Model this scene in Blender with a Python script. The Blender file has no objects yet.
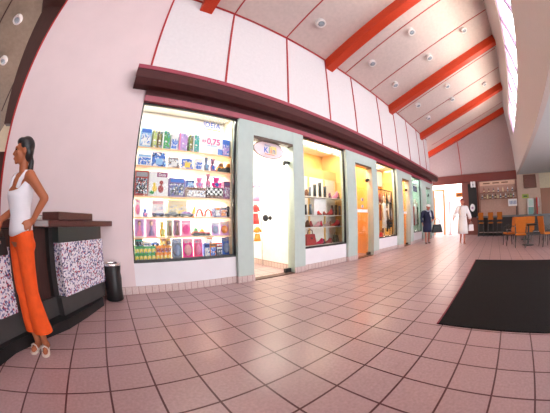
import bpy, bmesh, math, random
from mathutils import Vector, Matrix
random.seed(4)
SC = bpy.context.scene
COL = SC.collection
WORLD = 7.0; EXPO = 0.48; LSHOP = 2.4; SUN = 32
T = 0.33                       # one floor tile in metres; layout below is written in tiles
PI = math.pi

# ------------------------------------------------------------------ materials
MATS = {}
def new_mat(name):
    m = bpy.data.materials.new(name); m.use_nodes = True
    nt = m.node_tree
    return m, nt, nt.nodes['Principled BSDF']

def hexc(c):
    return (c[0], c[1], c[2], 1.0)

def mat(name, c, rough=.55, metal=0.0, var=.06, scale=9.0, bump=0.0, spec=.5, coat=0.0):
    """plain surface with a little noise in colour (and optional bump)"""
    if name in MATS: return MATS[name]
    m, nt, b = new_mat(name)
    tc = nt.nodes.new('ShaderNodeTexCoord'); nz = nt.nodes.new('ShaderNodeTexNoise')
    nz.inputs['Scale'].default_value = scale; nz.inputs['Detail'].default_value = 4
    nt.links.new(tc.outputs['Object'], nz.inputs['Vector'])
    rp = nt.nodes.new('ShaderNodeValToRGB')
    rp.color_ramp.elements[0].position = .3; rp.color_ramp.elements[1].position = .7
    rp.color_ramp.elements[0].color = hexc([max(0, v*(1-var)) for v in c])
    rp.color_ramp.elements[1].color = hexc([min(1, v*(1+var)) for v in c])
    nt.links.new(nz.outputs['Fac'], rp.inputs['Fac']); nt.links.new(rp.outputs['Color'], b.inputs['Base Color'])
    b.inputs['Roughness'].default_value = rough; b.inputs['Metallic'].default_value = metal
    b.inputs['Specular IOR Level'].default_value = spec; b.inputs['Coat Weight'].default_value = coat
    if bump:
        bp = nt.nodes.new('ShaderNodeBump'); bp.inputs['Strength'].default_value = bump; bp.inputs['Distance'].default_value = .01
        nt.links.new(nz.outputs['Fac'], bp.inputs['Height']); nt.links.new(bp.outputs['Normal'], b.inputs['Normal'])
    MATS[name] = m
    return m

def wood(name, c1, c2, scale=6, rough=.4, axis=0, stretch=12):
    if name in MATS: return MATS[name]
    m, nt, b = new_mat(name)
    tc = nt.nodes.new('ShaderNodeTexCoord'); mp = nt.nodes.new('ShaderNodeMapping')
    s = [stretch, stretch, stretch]; s[axis] = 1.0
    mp.inputs['Scale'].default_value = s
    nz = nt.nodes.new('ShaderNodeTexNoise'); nz.inputs['Scale'].default_value = scale; nz.inputs['Detail'].default_value = 5
    rp = nt.nodes.new('ShaderNodeValToRGB')
    rp.color_ramp.elements[0].color = hexc(c1); rp.color_ramp.elements[1].color = hexc(c2)
    rp.color_ramp.elements[0].position = .3; rp.color_ramp.elements[1].position = .7
    nt.links.new(tc.outputs['Object'], mp.inputs['Vector']); nt.links.new(mp.outputs['Vector'], nz.inputs['Vector'])
    nt.links.new(nz.outputs['Fac'], rp.inputs['Fac']); nt.links.new(rp.outputs['Color'], b.inputs['Base Color'])
    b.inputs['Roughness'].default_value = rough
    MATS[name] = m
    return m

def chips(name, cols, scale, rough=.5, grout=None, edge=.06):
    """voronoi cells in several colours: mosaic, printed cartons"""
    if name in MATS: return MATS[name]
    m, nt, b = new_mat(name)
    tc = nt.nodes.new('ShaderNodeTexCoord'); v = nt.nodes.new('ShaderNodeTexVoronoi'); v.inputs['Scale'].default_value = scale
    nt.links.new(tc.outputs['Object'], v.inputs['Vector'])
    sp = nt.nodes.new('ShaderNodeSeparateColor'); nt.links.new(v.outputs['Color'], sp.inputs['Color'])
    rp = nt.nodes.new('ShaderNodeValToRGB'); rp.color_ramp.interpolation = 'CONSTANT'
    el = rp.color_ramp.elements
    n = len(cols)
    el[0].position = 0; el[0].color = hexc(cols[0]); el[1].position = 1/n; el[1].color = hexc(cols[1])
    for k in range(2, n):
        e = el.new(k/n); e.color = hexc(cols[k])
    nt.links.new(sp.outputs[0], rp.inputs['Fac'])
    out = rp.outputs['Color']
    if grout:
        v2 = nt.nodes.new('ShaderNodeTexVoronoi'); v2.feature = 'DISTANCE_TO_EDGE'; v2.inputs['Scale'].default_value = scale
        nt.links.new(tc.outputs['Object'], v2.inputs['Vector'])
        lt = nt.nodes.new('ShaderNodeMath'); lt.operation = 'LESS_THAN'; lt.inputs[1].default_value = edge
        nt.links.new(v2.outputs['Distance'], lt.inputs[0])
        mx = nt.nodes.new('ShaderNodeMix'); mx.data_type = 'RGBA'
        nt.links.new(lt.outputs[0], mx.inputs['Factor']); nt.links.new(out, mx.inputs['A']); mx.inputs['B'].default_value = hexc(grout)
        out = mx.outputs['Result']
    nt.links.new(out, b.inputs['Base Color'])
    b.inputs['Roughness'].default_value = rough
    MATS[name] = m
    return m

def tiles(name, c1, c2, grout, size, mortar, rough=.3, swap=None, bump=.25, h=None):
    """square tiles; swap='xz' lays them on an upright face"""
    if name in MATS: return MATS[name]
    m, nt, b = new_mat(name)
    tc = nt.nodes.new('ShaderNodeTexCoord'); vec = tc.outputs['Object']
    if swap:
        sx = nt.nodes.new('ShaderNodeSeparateXYZ'); cx = nt.nodes.new('ShaderNodeCombineXYZ')
        nt.links.new(vec, sx.inputs[0]); nt.links.new(sx.outputs['X' if swap == 'xz' else 'Y'], cx.inputs['X']); nt.links.new(sx.outputs['Z'], cx.inputs['Y'])
        vec = cx.outputs[0]
    br = nt.nodes.new('ShaderNodeTexBrick'); br.offset = 0; br.squash = 1
    br.inputs['Scale'].default_value = 1; br.inputs['Brick Width'].default_value = size; br.inputs['Row Height'].default_value = h or size
    br.inputs['Mortar Size'].default_value = mortar; br.inputs['Mortar Smooth'].default_value = .1
    br.inputs['Color1'].default_value = hexc(c1); br.inputs['Color2'].default_value = hexc(c2); br.inputs['Mortar'].default_value = hexc(grout)
    nt.links.new(vec, br.inputs['Vector'])
    nz = nt.nodes.new('ShaderNodeTexNoise'); nz.inputs['Scale'].default_value = 45; nz.inputs['Detail'].default_value = 6
    nt.links.new(tc.outputs['Object'], nz.inputs['Vector'])
    rp = nt.nodes.new('ShaderNodeValToRGB'); rp.color_ramp.elements[0].position = .3; rp.color_ramp.elements[1].position = .75
    rp.color_ramp.elements[0].color = (.82, .80, .80, 1); rp.color_ramp.elements[1].color = (1.05, 1.04, 1.03, 1)
    nt.links.new(nz.outputs['Fac'], rp.inputs['Fac'])
    mx = nt.nodes.new('ShaderNodeMix'); mx.data_type = 'RGBA'; mx.blend_type = 'MULTIPLY'; mx.inputs['Factor'].default_value = 1
    nt.links.new(br.outputs['Color'], mx.inputs['A']); nt.links.new(rp.outputs['Color'], mx.inputs['B'])
    nt.links.new(mx.outputs['Result'], b.inputs['Base Color'])
    b.inputs['Roughness'].default_value = rough
    bp = nt.nodes.new('ShaderNodeBump'); bp.inputs['Strength'].default_value = bump; bp.inputs['Distance'].default_value = .003; bp.invert = True
    nt.links.new(br.outputs['Fac'], bp.inputs['Height']); nt.links.new(bp.outputs['Normal'], b.inputs['Normal'])
    MATS[name] = m
    return m

def glass(name, tint=(1, 1, 1), refl=.5):
    if name in MATS: return MATS[name]
    m = bpy.data.materials.new(name); m.use_nodes = True; nt = m.node_tree; nt.nodes.clear()
    o = nt.nodes.new('ShaderNodeOutputMaterial'); mx = nt.nodes.new('ShaderNodeMixShader')
    t = nt.nodes.new('ShaderNodeBsdfTransparent'); t.inputs[0].default_value = hexc(tint)
    g = nt.nodes.new('ShaderNodeBsdfGlossy'); g.inputs['Roughness'].default_value = .03
    f = nt.nodes.new('ShaderNodeFresnel'); f.inputs[0].default_value = 1.3
    k = nt.nodes.new('ShaderNodeMath'); k.operation = 'MULTIPLY'; k.inputs[1].default_value = refl
    nt.links.new(f.outputs[0], k.inputs[0]); nt.links.new(k.outputs[0], mx.inputs[0])
    nt.links.new(t.outputs[0], mx.inputs[1]); nt.links.new(g.outputs[0], mx.inputs[2]); nt.links.new(mx.outputs[0], o.inputs[0])
    MATS[name] = m
    return m

def emis(name, c, s):
    if name in MATS: return MATS[name]
    m = bpy.data.materials.new(name); m.use_nodes = True; nt = m.node_tree; nt.nodes.clear()
    o = nt.nodes.new('ShaderNodeOutputMaterial'); e = nt.nodes.new('ShaderNodeEmission')
    e.inputs[0].default_value = hexc(c); e.inputs[1].default_value = s; nt.links.new(e.outputs[0], o.inputs[0])
    MATS[name] = m
    return m

# ------------------------------------------------------------------ mesh builder (coordinates in tiles)
class MB:
    def __init__(s): s.bm = bmesh.new()
    def box(s, x0, x1, y0, y1, z0, z1):
        v = [s.bm.verts.new(p) for p in ((x0,y0,z0),(x1,y0,z0),(x1,y1,z0),(x0,y1,z0),(x0,y0,z1),(x1,y0,z1),(x1,y1,z1),(x0,y1,z1))]
        for f in ((3,2,1,0),(4,5,6,7),(0,1,5,4),(1,2,6,5),(2,3,7,6),(3,0,4,7)): s.bm.faces.new([v[i] for i in f])
        return s
    def hexa(s, b, t):
        """b, t: four corners each (counter-clockwise seen from the t side)"""
        v = [s.bm.verts.new(p) for p in list(b)+list(t)]
        for f in ((3,2,1,0),(4,5,6,7),(0,1,5,4),(1,2,6,5),(2,3,7,6),(3,0,4,7)): s.bm.faces.new([v[i] for i in f])
        return s
    def poly(s, pts):
        s.bm.faces.new([s.bm.verts.new(p) for p in pts]); return s
    def prism(s, pts, z0, z1):
        """footprint polygon (ccw) extruded up"""
        a = [s.bm.verts.new((x,y,z0)) for x,y in pts]; b = [s.bm.verts.new((x,y,z1)) for x,y in pts]; n = len(pts)
        s.bm.faces.new(a[::-1]); s.bm.faces.new(b)
        for i in range(n): s.bm.faces.new((a[i], a[(i+1)%n], b[(i+1)%n], b[i]))
        return s
    def rings(s, R, cap=True):
        V = [[s.bm.verts.new(p) for p in r] for r in R]; n = len(R[0])
        for a, b in zip(V, V[1:]):
            for i in range(n): s.bm.faces.new((a[i], a[(i+1)%n], b[(i+1)%n], b[i]))
        if cap:
            s.bm.faces.new(V[0][::-1]); s.bm.faces.new(V[-1])
        return s
    def lathe(s, c, prof, n=24, sx=1, sy=1):
        return s.rings([[(c[0]+r*sx*math.cos(2*PI*i/n), c[1]+r*sy*math.sin(2*PI*i/n), c[2]+z) for i in range(n)] for r, z in prof])
    def tube(s, p, q, r0, r1=None, n=10):
        r1 = r0 if r1 is None else r1
        p, q = Vector(p), Vector(q); d = (q-p).normalized()
        a = d.orthogonal().normalized(); b = d.cross(a)
        return s.rings([[tuple(c + a*r*math.cos(2*PI*i/n) + b*r*math.sin(2*PI*i/n)) for i in range(n)] for c, r in ((p, r0), (q, r1))])
    def path(s, pts, r, n=8):
        P = [Vector(p) for p in pts]; R = []
        a = None
        for k, c in enumerate(P):
            d = (P[min(k+1, len(P)-1)] - P[max(k-1, 0)]).normalized()
            if a is None: a = d.orthogonal().normalized()
            a = (a - d*a.dot(d)).normalized(); b = d.cross(a)
            rr = r[k] if isinstance(r, (list, tuple)) else r
            R.append([tuple(c + a*rr*math.cos(2*PI*i/n) + b*rr*math.sin(2*PI*i/n)) for i in range(n)])
        return s.rings(R)
    def ell(s, c, rx, ry, rz, n=14, m=9):
        R = [[(c[0]+rx*math.sin(t)*math.cos(2*PI*i/n), c[1]+ry*math.sin(t)*math.sin(2*PI*i/n), c[2]-rz*math.cos(t)) for i in range(n)] for t in [PI*(k+.35)/(m-.3) for k in range(m)]]
        return s.rings(R)
    def xf(s, M):
        bmesh.ops.transform(s.bm, matrix=M, verts=s.bm.verts); return s
    def build(s, name, m, parent=None, smooth=False, bevel=0, origin=None, k=T):
        bm = s.bm
        bmesh.ops.recalc_face_normals(bm, faces=bm.faces)
        bmesh.ops.scale(bm, vec=(k, k, k), verts=bm.verts)
        if parent is not None: o0 = Vector(parent['_at']) if '_at' in parent else Vector((0,0,0))
        elif origin is not None: o0 = Vector(origin)*k
        else:
            xs = [v.co for v in bm.verts]
            o0 = Vector(((min(v.x for v in xs)+max(v.x for v in xs))/2, (min(v.y for v in xs)+max(v.y for v in xs))/2, min(v.z for v in xs)))
        bmesh.ops.translate(bm, vec=-o0, verts=bm.verts)
        me = bpy.data.meshes.new(name); bm.to_mesh(me); bm.free()
        me.materials.append(m)
        if smooth:
            for p in me.polygons: p.use_smooth = True
        o = bpy.data.objects.new(name, me); COL.objects.link(o)
        if parent is None: o.location = o0
        else: o.parent = parent
        o['_at'] = tuple(o0)
        if bevel:
            bv = o.modifiers.new('bevel', 'BEVEL'); bv.width = bevel; bv.segments = 2; bv.limit_method = 'ANGLE'
        return o

def tag(o, label, cat, group=None):
    o['label'] = label; o['category'] = cat
    if group: o['group'] = group
    return o
def thing(name, label, cat, at, group=None):
    """an Empty at the thing's base (tiles)"""
    o = bpy.data.objects.new(name, None); COL.objects.link(o)
    o.location = Vector(at)*T; o['_at'] = tuple(Vector(at)*T); o.empty_display_size = .1
    return tag(o, label, cat, group)
def struct(o):
    o['kind'] = 'structure'; return o
def sroot(name, at=(0,0,0)):
    o = bpy.data.objects.new(name, None); COL.objects.link(o)
    o.location = Vector(at)*T; o['_at'] = tuple(Vector(at)*T); o.empty_display_size = .1
    return struct(o)
def local(o):
    """children of o are built in its own frame from now on (for rotated things)"""
    o['_at'] = (0, 0, 0); return o

def text(name, s, size, m, loc, rot, parent, depth=.004, sx=1.0):
    """lettering as a mesh, loc in tiles (world), size in tiles"""
    cu = bpy.data.curves.new(name, 'FONT'); cu.body = s; cu.size = size*T; cu.extrude = depth; cu.align_x = 'CENTER'; cu.align_y = 'CENTER'
    cu.offset = size*T*.012
    tmp = bpy.data.objects.new(name, cu); COL.objects.link(tmp)
    me = bpy.data.meshes.new_from_object(tmp.evaluated_get(bpy.context.evaluated_depsgraph_get()))
    bpy.data.objects.remove(tmp); bpy.data.curves.remove(cu)
    me.materials.clear(); me.materials.append(m)
    M = Matrix.Translation(Vector(loc)*T - (Vector(parent['_at']) if parent else Vector((0,0,0)))) @ Matrix.Rotation(rot[2], 4, 'Z') @ Matrix.Rotation(rot[0], 4, 'X') @ Matrix.Diagonal((sx, 1, 1, 1))
    me.transform(M)
    o = bpy.data.objects.new(name, me); COL.objects.link(o); o.parent = parent; o['_at'] = parent['_at'] if parent else (0,0,0)
    return o

# ------------------------------------------------------------------ palette
WHITE = mat('plaster', (.80, .77, .81), .7, var=.02, scale=3)
PINKW = mat('pinkish_plaster', (.74, .60, .61), .75, var=.03, scale=2)
UPPER = mat('upper_panel_board', (.72, .69, .705), .6, var=.03, scale=14)
CEILM = mat('ceiling_board', (.68, .57, .53), .75, var=.05, scale=10)
GABLE = mat('gable_board', (.44, .335, .33), .8, var=.04)
RED = mat('red_trim_paint', (.42, .018, .02), .4)
BEAM = wood('beam_paint', (.54, .036, .006), (.64, .052, .010), rough=.45, axis=1)
FASC = wood('fascia_wood', (.048, .009, .009), (.08, .013, .013), rough=.75, axis=0)  # shade on the canopy front is painted in as a darker tone
LIT_EDGE = mat('fascia_lit_edge', (.30, .02, .05), .35)  # redder tone paints the highlight and reflection along the fascia edges
FRAME = mat('grey_green_frame_paint', (.46, .55, .52), .5, var=.03)
BLACK = mat('black_metal', (.012, .011, .012), .4)
DARK = mat('dark_laminate', (.022, .018, .018), .45)
WENGE = wood('wenge_wood', (.035, .014, .012), (.06, .022, .018), rough=.4, axis=2)
TOPW = wood('counter_top_wood', (.07, .022, .02), (.12, .035, .03), rough=.3, axis=0)
MOS = chips('mosaic_chips', [(.78,.74,.80), (.72,.68,.76), (.80,.76,.80), (.10,.12,.30), (.76,.72,.78), (.40,.05,.10), (.74,.70,.78), (.05,.04,.10), (.30,.28,.45)], 62, .35)
STEEL = mat('steel', (.7, .7, .7), .25, metal=1)
CHROME = mat('chrome', (.85, .85, .87), .12, metal=1)
GLASS = glass('shop_glass', (.98, .99, .98), .35)
PANE = glass('clerestory_glass', (1, 1, 1), .4)
MULL = mat('mullion_lens_fringe', (.30, .16, .30), .4)  # violet of the lens's colour fringe painted into the frames
FLOOR = tiles('floor_tiles', (.45, .300, .308), (.48, .32, .325), (.085, .012, .016), T, .0075, .30)
SKIRT = tiles('skirting_tiles', (.66, .52, .50), (.70, .56, .54), (.40, .22, .20), T/3, .005, .3, 'xz', h=.125)
SKIRTY = tiles('skirting_tiles_return', (.66, .52, .50), (.70, .56, .54), (.40, .22, .20), T/3, .005, .3, 'yz', h=.125)

# ------------------------------------------------------------------ shell
W = 7.06                                   # shop wall plane
CY = -9.54                                 # clerestory wall plane
XF = 50.0                                  # far gable wall
def roof(x, y): return 17.85 - .017*x + .374*(W - y)

struct(MB().box(-34, 74, -30, 30, -.5, 0).build('floor', FLOOR, origin=(0,0,0)))

cl = MB()
def slab(mb, x0, x1, y0, y1, off, th):
    b = [(x,y,roof(x,y)+off) for x,y in ((x0,y0),(x1,y0),(x1,y1),(x0,y1))]
    mb.hexa(b, [(p[0],p[1],p[2]+th) for p in b])
slab(cl, -5.45, 53, -10.2, 28, 0, .4); slab(cl, -34, -5.45, -10.2, W, 0, .4)
ceil = struct(cl.build('ceiling', CEILM, origin=(0,0,0)))
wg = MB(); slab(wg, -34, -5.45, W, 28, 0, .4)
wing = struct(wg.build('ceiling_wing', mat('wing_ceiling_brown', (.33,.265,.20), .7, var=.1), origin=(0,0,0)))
sm = MB(); s2 = MB()
for x in (-1.4, 6.05, 10.8, 18.35, 23.0, 30.3, 35.0, 42.4, 47.0):
    slab(sm, x-.05, x+.05, CY, W, -.03, .06)
# two seams over the reception wing
for a, b in (((-12.9,10.6),(-10.6,7.4)), ((-13.9,19.2),(-11.3,15.6))):
    d = Vector((b[0]-a[0], b[1]-a[1])).normalized()*.06; q = (-d.y, d.x)
    pts = [(a[0]+q[0],a[1]+q[1]), (a[0]-q[0],a[1]-q[1]), (b[0]-q[0],b[1]-q[1]), (b[0]+q[0],b[1]+q[1])]
    bt = [(x,y,roof(x,y)-.05) for x,y in pts]; s2.hexa(bt, [(p[0],p[1],p[2]+.07) for p in bt])
sm.build('seam', RED, ceil); s2.build('seam', mat('seam_dark', (.06,.02,.015), .6), wing)
for k, x in enumerate((3.45, 15.35, 27.45, 39.45)):
    b = MB(); b0 = [(X,Y,roof(X,Y)-1.0) for X,Y in ((x,CY),(x+.9,CY),(x+.9,W+.35),(x,W+.35))]
    b.hexa(b0, [(p[0],p[1],p[2]+1.05) for p in b0])
    struct(b.build('trim_%d' % (k+1), BEAM, bevel=.008))
b = MB(); b0 = [(X,Y,roof(X,Y)-1.0) for X,Y in ((XF-.85,CY),(XF,CY),(XF,14),(XF-.85,14))]
b.hexa(b0, [(p[0],p[1],p[2]+1.05) for p in b0]); struct(b.build('trim_5', BEAM, bevel=.008))
# slab ceilings hide nothing: red cornice strip where the roof meets the shop wall
c = MB(); c.hexa([(-5.45,W-.07,roof(-5.45,W)-.12),(43.3,W-.07,roof(43.3,W)-.12),(43.3,W+.05,roof(43.3,W)-.12),(-5.45,W+.05,roof(-5.45,W)-.12)],
                 [(-5.45,W-.07,roof(-5.45,W)+.03),(43.3,W-.07,roof(43.3,W)+.03),(43.3,W+.05,roof(43.3,W)+.03),(-5.45,W+.05,roof(-5.45,W)+.03)])
struct(c.build('trim_7', RED))

# facade rhythm
FR = [(6.95, 11.9, 7.96, 10.96), (16.75, 22.0, 18.1, 20.9), (26.95, 32.15, 28.6, 31.0), (36.5, 43.3, 38.9, 41.7)]
WN = [(1.55, 6.95), (11.9, 16.75), (22.0, 26.95), (32.15, 36.5)]
SILL = 1.43; HEAD = 9.05

wb = sroot('wall_back', (0, W, 0))
MB().hexa([(-5.45,W,0),(1.55,W,0),(1.55,W+.4,0),(-5.45,W+.4,0)], [(-5.45,W,roof(-5.45,W)),(1.55,W,roof(1.55,W)),(1.55,W+.4,roof(1.55,W)),(-5.45,W+.4,roof(-5.45,W))]).build('plaster_face', PINKW, wb)
MB().hexa([(1.55,W,9.3),(43.3,W,9.3),(43.3,W+.4,9.3),(1.55,W+.4,9.3)], [(1.55,W,roof(1.55,W)),(43.3,W,roof(43.3,W)),(43.3,W+.4,roof(43.3,W)),(1.55,W+.4,roof(1.55,W))]).build('upper_panel', UPPER, wb)
for x in (1.5, 6.02, 10.82, 15.3, 19.2, 24.3, 28.6, 33.0, 37.4, 41.0):
    MB().box(x-.055, x+.055, W-.06, W+.01, 10.3, roof(x,W)-.08).build('batten', RED, wb)
MB().box(-5.52, -5.42, W-.03, W+.42, 0, roof(-5.45,W)).build('corner_strip', RED, wb)
for a, b in WN:
    MB().box(a, b, W, W+.22, 0, SILL).build('sill_wall', WHITE, wb)
sk = MB().box(.95, 1.55, W-.05, W, 0, .37)
for a, b in WN: sk.box(a, b, W-.05, W, 0, .37)
struct(sk.build('baseboard_back', SKIRT, origin=(0,0,0)))
MB().box(-5.3, .95, W-.05, W, 0, .37).build('baseboard_reception', SKIRT, origin=(0,0,0))['kind'] = 'structure'

# canopy shelf over the shop fronts
cp = sroot('trim_8', (0, W, 10))
def xprof(prof, x0, x1):
    return MB().rings([[(x,y,z) for y,z in prof] for x in (x0, x1)])
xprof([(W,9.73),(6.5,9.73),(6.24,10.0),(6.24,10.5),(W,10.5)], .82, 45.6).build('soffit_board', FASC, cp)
xprof([(W,10.5),(6.2,10.5),(6.2,10.72),(6.3,10.8),(W,10.8)], .8, 45.7).build('lit_edge_strip', LIT_EDGE, cp)
fb = sroot('trim_9', (0, W, 9.3))
MB().box(1.55, 43.4, W-.12, W+.05, 9.36, 9.73).build('fascia_board', FASC, fb)
MB().box(1.55, 43.4, W-.2, W+.05, 9.05, 9.36).build('lit_edge_strip', LIT_EDGE, fb)  # reflection on the board's lower edge put into the colour

# display windows
for k, (a, b) in enumerate(WN):
    w = sroot('window_%d' % (k+1), ((a+b)/2, W+.1, SILL))
    f = MB(); y0, y1 = W+.02, W+.16; t = .075
    f.box(a, b, y0, y1, SILL, SILL+.13).box(a, b, y0, y1, HEAD-.09, HEAD).box(a, a+t, y0, y1, SILL+.13, HEAD-.09).box(b-t, b, y0, y1, SILL+.13, HEAD-.09)
    f.build('window_frame', BLACK, w)
    MB().box(a+t, b-t, W+.08, W+.11, SILL+.13, HEAD-.09).build('pane', GLASS, w)

# door portals
for k, (xa, xb, da, db) in enumerate(FR):
    d = sroot('door_%d' % (k+1), ((da+db)/2, W, 0)); y0, y1 = 6.84, 7.5
    p = MB(); p.box(xa, da, y0, y1, 0, 9.05).box(db, xb, y0, y1, 0, 9.05).box(da, db, y0, y1, 8.2, 9.05)
    p.build('portal_frame', FRAME, d, bevel=.006)
    MB().box(xa-.02, da+.0, y0-.04, y0, 0, .37).box(db, xb+.02, y0-.04, y0, 0, .37).build('plinth_tiles', SKIRT, d)
    MB().box(xa-.04, xa, y0-.04, W-.02, 0, .37).box(xb, xb+.04, y0-.04, W-.02, 0, .37).build('plinth_return', SKIRTY, d)
    MB().box(da, db, y0+.02, y1-.1, 0, .05).build('threshold', mat('threshold_wood', (.11,.05,.035), .5), d)
    MB().box(da, db, y0+.02, y1, 8.05, 8.2).build('top_rail', mat('door_rail_brown', (.10,.06,.04), .4), d)
    leaf = MB().box(da+.04, db-.3, 7.24, 7.29, .1, 8.0).build('glass_leaf', GLASS, d)
    MB().box(db-.3, db, 7.24, 7.29, .1, 8.0).build('side_glass', GLASS, d)
    MB().box(db-.48, db-.02, 7.17, 7.35, 6.93, 7.1).box(db-.5, db-.38, 7.17, 7.35, 6.8, 6.95).build('patch_hinge', BLACK, d)
    MB().box(db-.5, db-.02, 7.17, 7.35, .06, .3).build('floor_hinge', BLACK, d)
    if k == 0:
        h = MB(); h.lathe((0,0,0), [(.0,0),(.15,0),(.19,.03),(.19,.07),(.12,.1),(0,.1)], 16).xf(Matrix.Translation((8.98,7.2,3.48)) @ Matrix.Rotation(PI/2, 4, 'X'))
        h.build('door_lock', BLACK, d)
        h = MB(); h.lathe((0,0,0), [(.0,0),(.1,0),(.14,.03),(.14,.09),(0,.12)], 4).xf(Matrix.Translation((9.3,7.2,3.48)) @ Matrix.Rotation(PI/2, 4, 'X'))
        h.build('door_knob', BLACK, d)
    else:
        h = MB(); h.lathe((0,0,0), [(.0,0),(.12,0),(.15,.04),(.15,.12),(0,.15)], 14).xf(Matrix.Translation((db-.55,7.2,6.9 if k < 3 else 7.2)) @ Matrix.Rotation(PI/2, 4, 'X'))
        h.build('door_lock', BLACK, d)
    if k in (1, 2):
        MB().box(da+.1, db-.5, 7.2, 7.23, 3.95, 4.22).build('safety_stripe', mat('frosted_stripe', (.9,.88,.9), .6), d)

# ------------------------------------------------------------------ shop interiors (structure)
CREAM = mat('cream_paint', (.90, .82, .62), .7, var=.03); OCHRE = mat('ochre_paint', (.88, .56, .20), .7, var=.03)
ORANGE = mat('orange_paint', (.85, .42, .10), .7, var=.03); SHOPW = mat('shop_white', (.90, .86, .80), .6, var=.02)
MINT = mat('mint_paint', (.50, .66, .55), .7, var=.03); PINKC = mat('shop_pink_ceiling', (.92, .78, .74), .7)
def room(n, x0, x1, y1, zc, back, left, right, ceil_m):
    r = sroot('wall_shop_%s' % n, ((x0+x1)/2, y1, 0))
    MB().box(x0, x1, y1, y1+.2, 0, zc).build('back_face', back, r)
    MB().box(x0-.08, x0, 7.52, y1, 0, zc).build('side_face', left, r)
    MB().box(x1, x1+.08, 7.52, y1, 0, zc).build('side_face', right, r)
    MB().box(x0-.08, x1+.08, 7.3, y1+.2, zc, zc+.2).build('shop_ceiling', ceil_m, r)
    return r
room('toys', 1.45, 6.9, 8.75, 9.3, SHOPW, SHOPW, CREAM, SHOPW)
room('kids', 7.1, 11.35, 13.5, 9.3, SHOPW, CREAM, mat('kids_wall_white', (.92,.90,.88), .6), SHOPW)
room('shoes', 11.55, 17.95, 10.5, 9.3, OCHRE, CREAM, OCHRE, PINKC)
room('amber', 18.1, 21.6, 9.6, 9.3, ORANGE, ORANGE, ORANGE, ORANGE)
room('clothes', 21.8, 28.35, 9.8, 9.3, ORANGE, OCHRE, OCHRE, PINKC)
room('orange', 28.5, 31.9, 9.6, 9.3, ORANGE, ORANGE, ORANGE, ORANGE)
room('mint', 32.1, 38.6, 9.6, 9.3, MINT, MINT, MINT, MINT)
room('sage', 38.75, 43.2, 9.6, 9.3, MINT, FRAME, MINT, MINT)
MB().box(11.25, 11.33, 7.55, 13.4, 0, .42).build('baseboard_kids', SKIRTY, origin=(0,0,0))['kind'] = 'structure'
MB().box(43.3, 43.5, 6.84, 10, 0, 9.36).build('wall_facade_end', FRAME)['kind'] = 'structure'
MB().box(21.9, 28.3, 9.5, 9.7, 7.3, 9.2).build('trim_shop_header', PINKC)['kind'] = 'structure'
MB().box(11.8, 17.9, 8.9, 9.05, 6.75, 7.5).build('trim_shoe_header', OCHRE)['kind'] = 'structure'

# ------------------------------------------------------------------ clerestory wall and lower ceiling on its far side
wr = sroot('wall_clerestory', (20, CY, 10.46))
ZA, ZB = 15.7, 19.3
MB().box(-34, XF, CY-.5, CY, 10.46, ZA).build('lower_band', PINKW if False else mat('clerestory_plaster', (.55,.50,.48), .75, var=.02), wr)
MB().hexa([(-34,CY-.5,ZB),(XF,CY-.5,ZB),(XF,CY,ZB),(-34,CY,ZB)], [(-34,CY-.5,roof(-34,CY)),(XF,CY-.5,roof(XF,CY)),(XF,CY,roof(XF,CY)),(-34,CY,roof(-34,CY))]).build('upper_band', MATS['clerestory_plaster'], wr)
MB().box(43.2, XF, CY-.5, CY, ZA, ZB).build('end_band', MATS['clerestory_plaster'], wr)
xs = [-10.4, -6.1, -1.8, 2.5, 6.8, 11.1, 15.4, 19.7, 24.0, 28.2, 32.4, 36.8, 43.2]
for k in range(len(xs)-1):
    a, b = xs[k], xs[k+1]
    w = sroot('window_%d' % (k+5), ((a+b)/2, CY-.2, ZA)); t = .17
    f = MB(); f.box(a, b, CY-.3, CY-.1, ZA, ZA+.12).box(a, b, CY-.3, CY-.1, ZB-.1, ZB).box(a, a+t, CY-.3, CY-.1, ZA, ZB).box(b-t, b, CY-.3, CY-.1, ZA, ZB)
    f.build('window_frame', MULL, w)
    MB().box(a+t, b-t, CY-.22, CY-.18, ZA+.12, ZB-.1).build('pane', PANE, w)
MB().box(-34, -10.4, CY-.5, CY, ZA, ZB).build('end_band', MATS['clerestory_plaster'], wr)
struct(MB().box(-34, XF, -26, CY-.5, 10.46, 10.8).build('ceiling_low', mat('low_ceiling_grey', (.52,.58,.60), .8, var=.03)))

# ------------------------------------------------------------------ far gable wall
BRICKR = wood('far_beam_wood', (.14,.028,.022), (.20,.04,.03), axis=1)
wf = sroot('wall_far', (XF, 0, 0))
MB().hexa([(XF,CY,11.3),(XF+.4,CY,11.3),(XF+.4,14,11.3),(XF,14,11.3)], [(XF,CY,roof(XF,CY)),(XF+.4,CY,roof(XF,CY)),(XF+.4,14,roof(XF,14)),(XF,14,roof(XF,14))]).build('gable_face', GABLE, wf)
for y in (2.05, ): MB().box(XF-.06, XF, y-.06, y+.06, 11.3, roof(XF,y)-.9).build('batten', RED, wf)
MB().box(XF-.4, XF+.4, CY, 14, 9.68, 11.2).build('lintel_beam', BRICKR, wf)
MB().box(XF, XF+.4, -1.2, 2.29, 0, 9.7).build('brown_pier', wood('pier_wood', (.20,.065,.05), (.27,.09,.07)), wf)
MB().box(XF, XF+.4, CY, -1.2, 0, 9.7).build('bar_back', mat('bar_back_paint', (.52,.33,.27), .7), wf)
MB().box(XF, XF+.4, -14.5, CY, 0, 10.46).build('tan_pier', mat('tan_plaster', (.66,.50,.40), .75), wf)
MB().box(XF, XF+.4, -26, -14.5, 7.8, 10.46).build('pale_panel', mat('pale_yellow_plaster', (.72,.66,.50), .75), wf)
MB().box(XF, XF+.4, -26, -14.5, 0, 7.8).build('brown_panel', wood('brown_door_wood', (.34,.13,.06), (.42,.17,.08)), wf)

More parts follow.
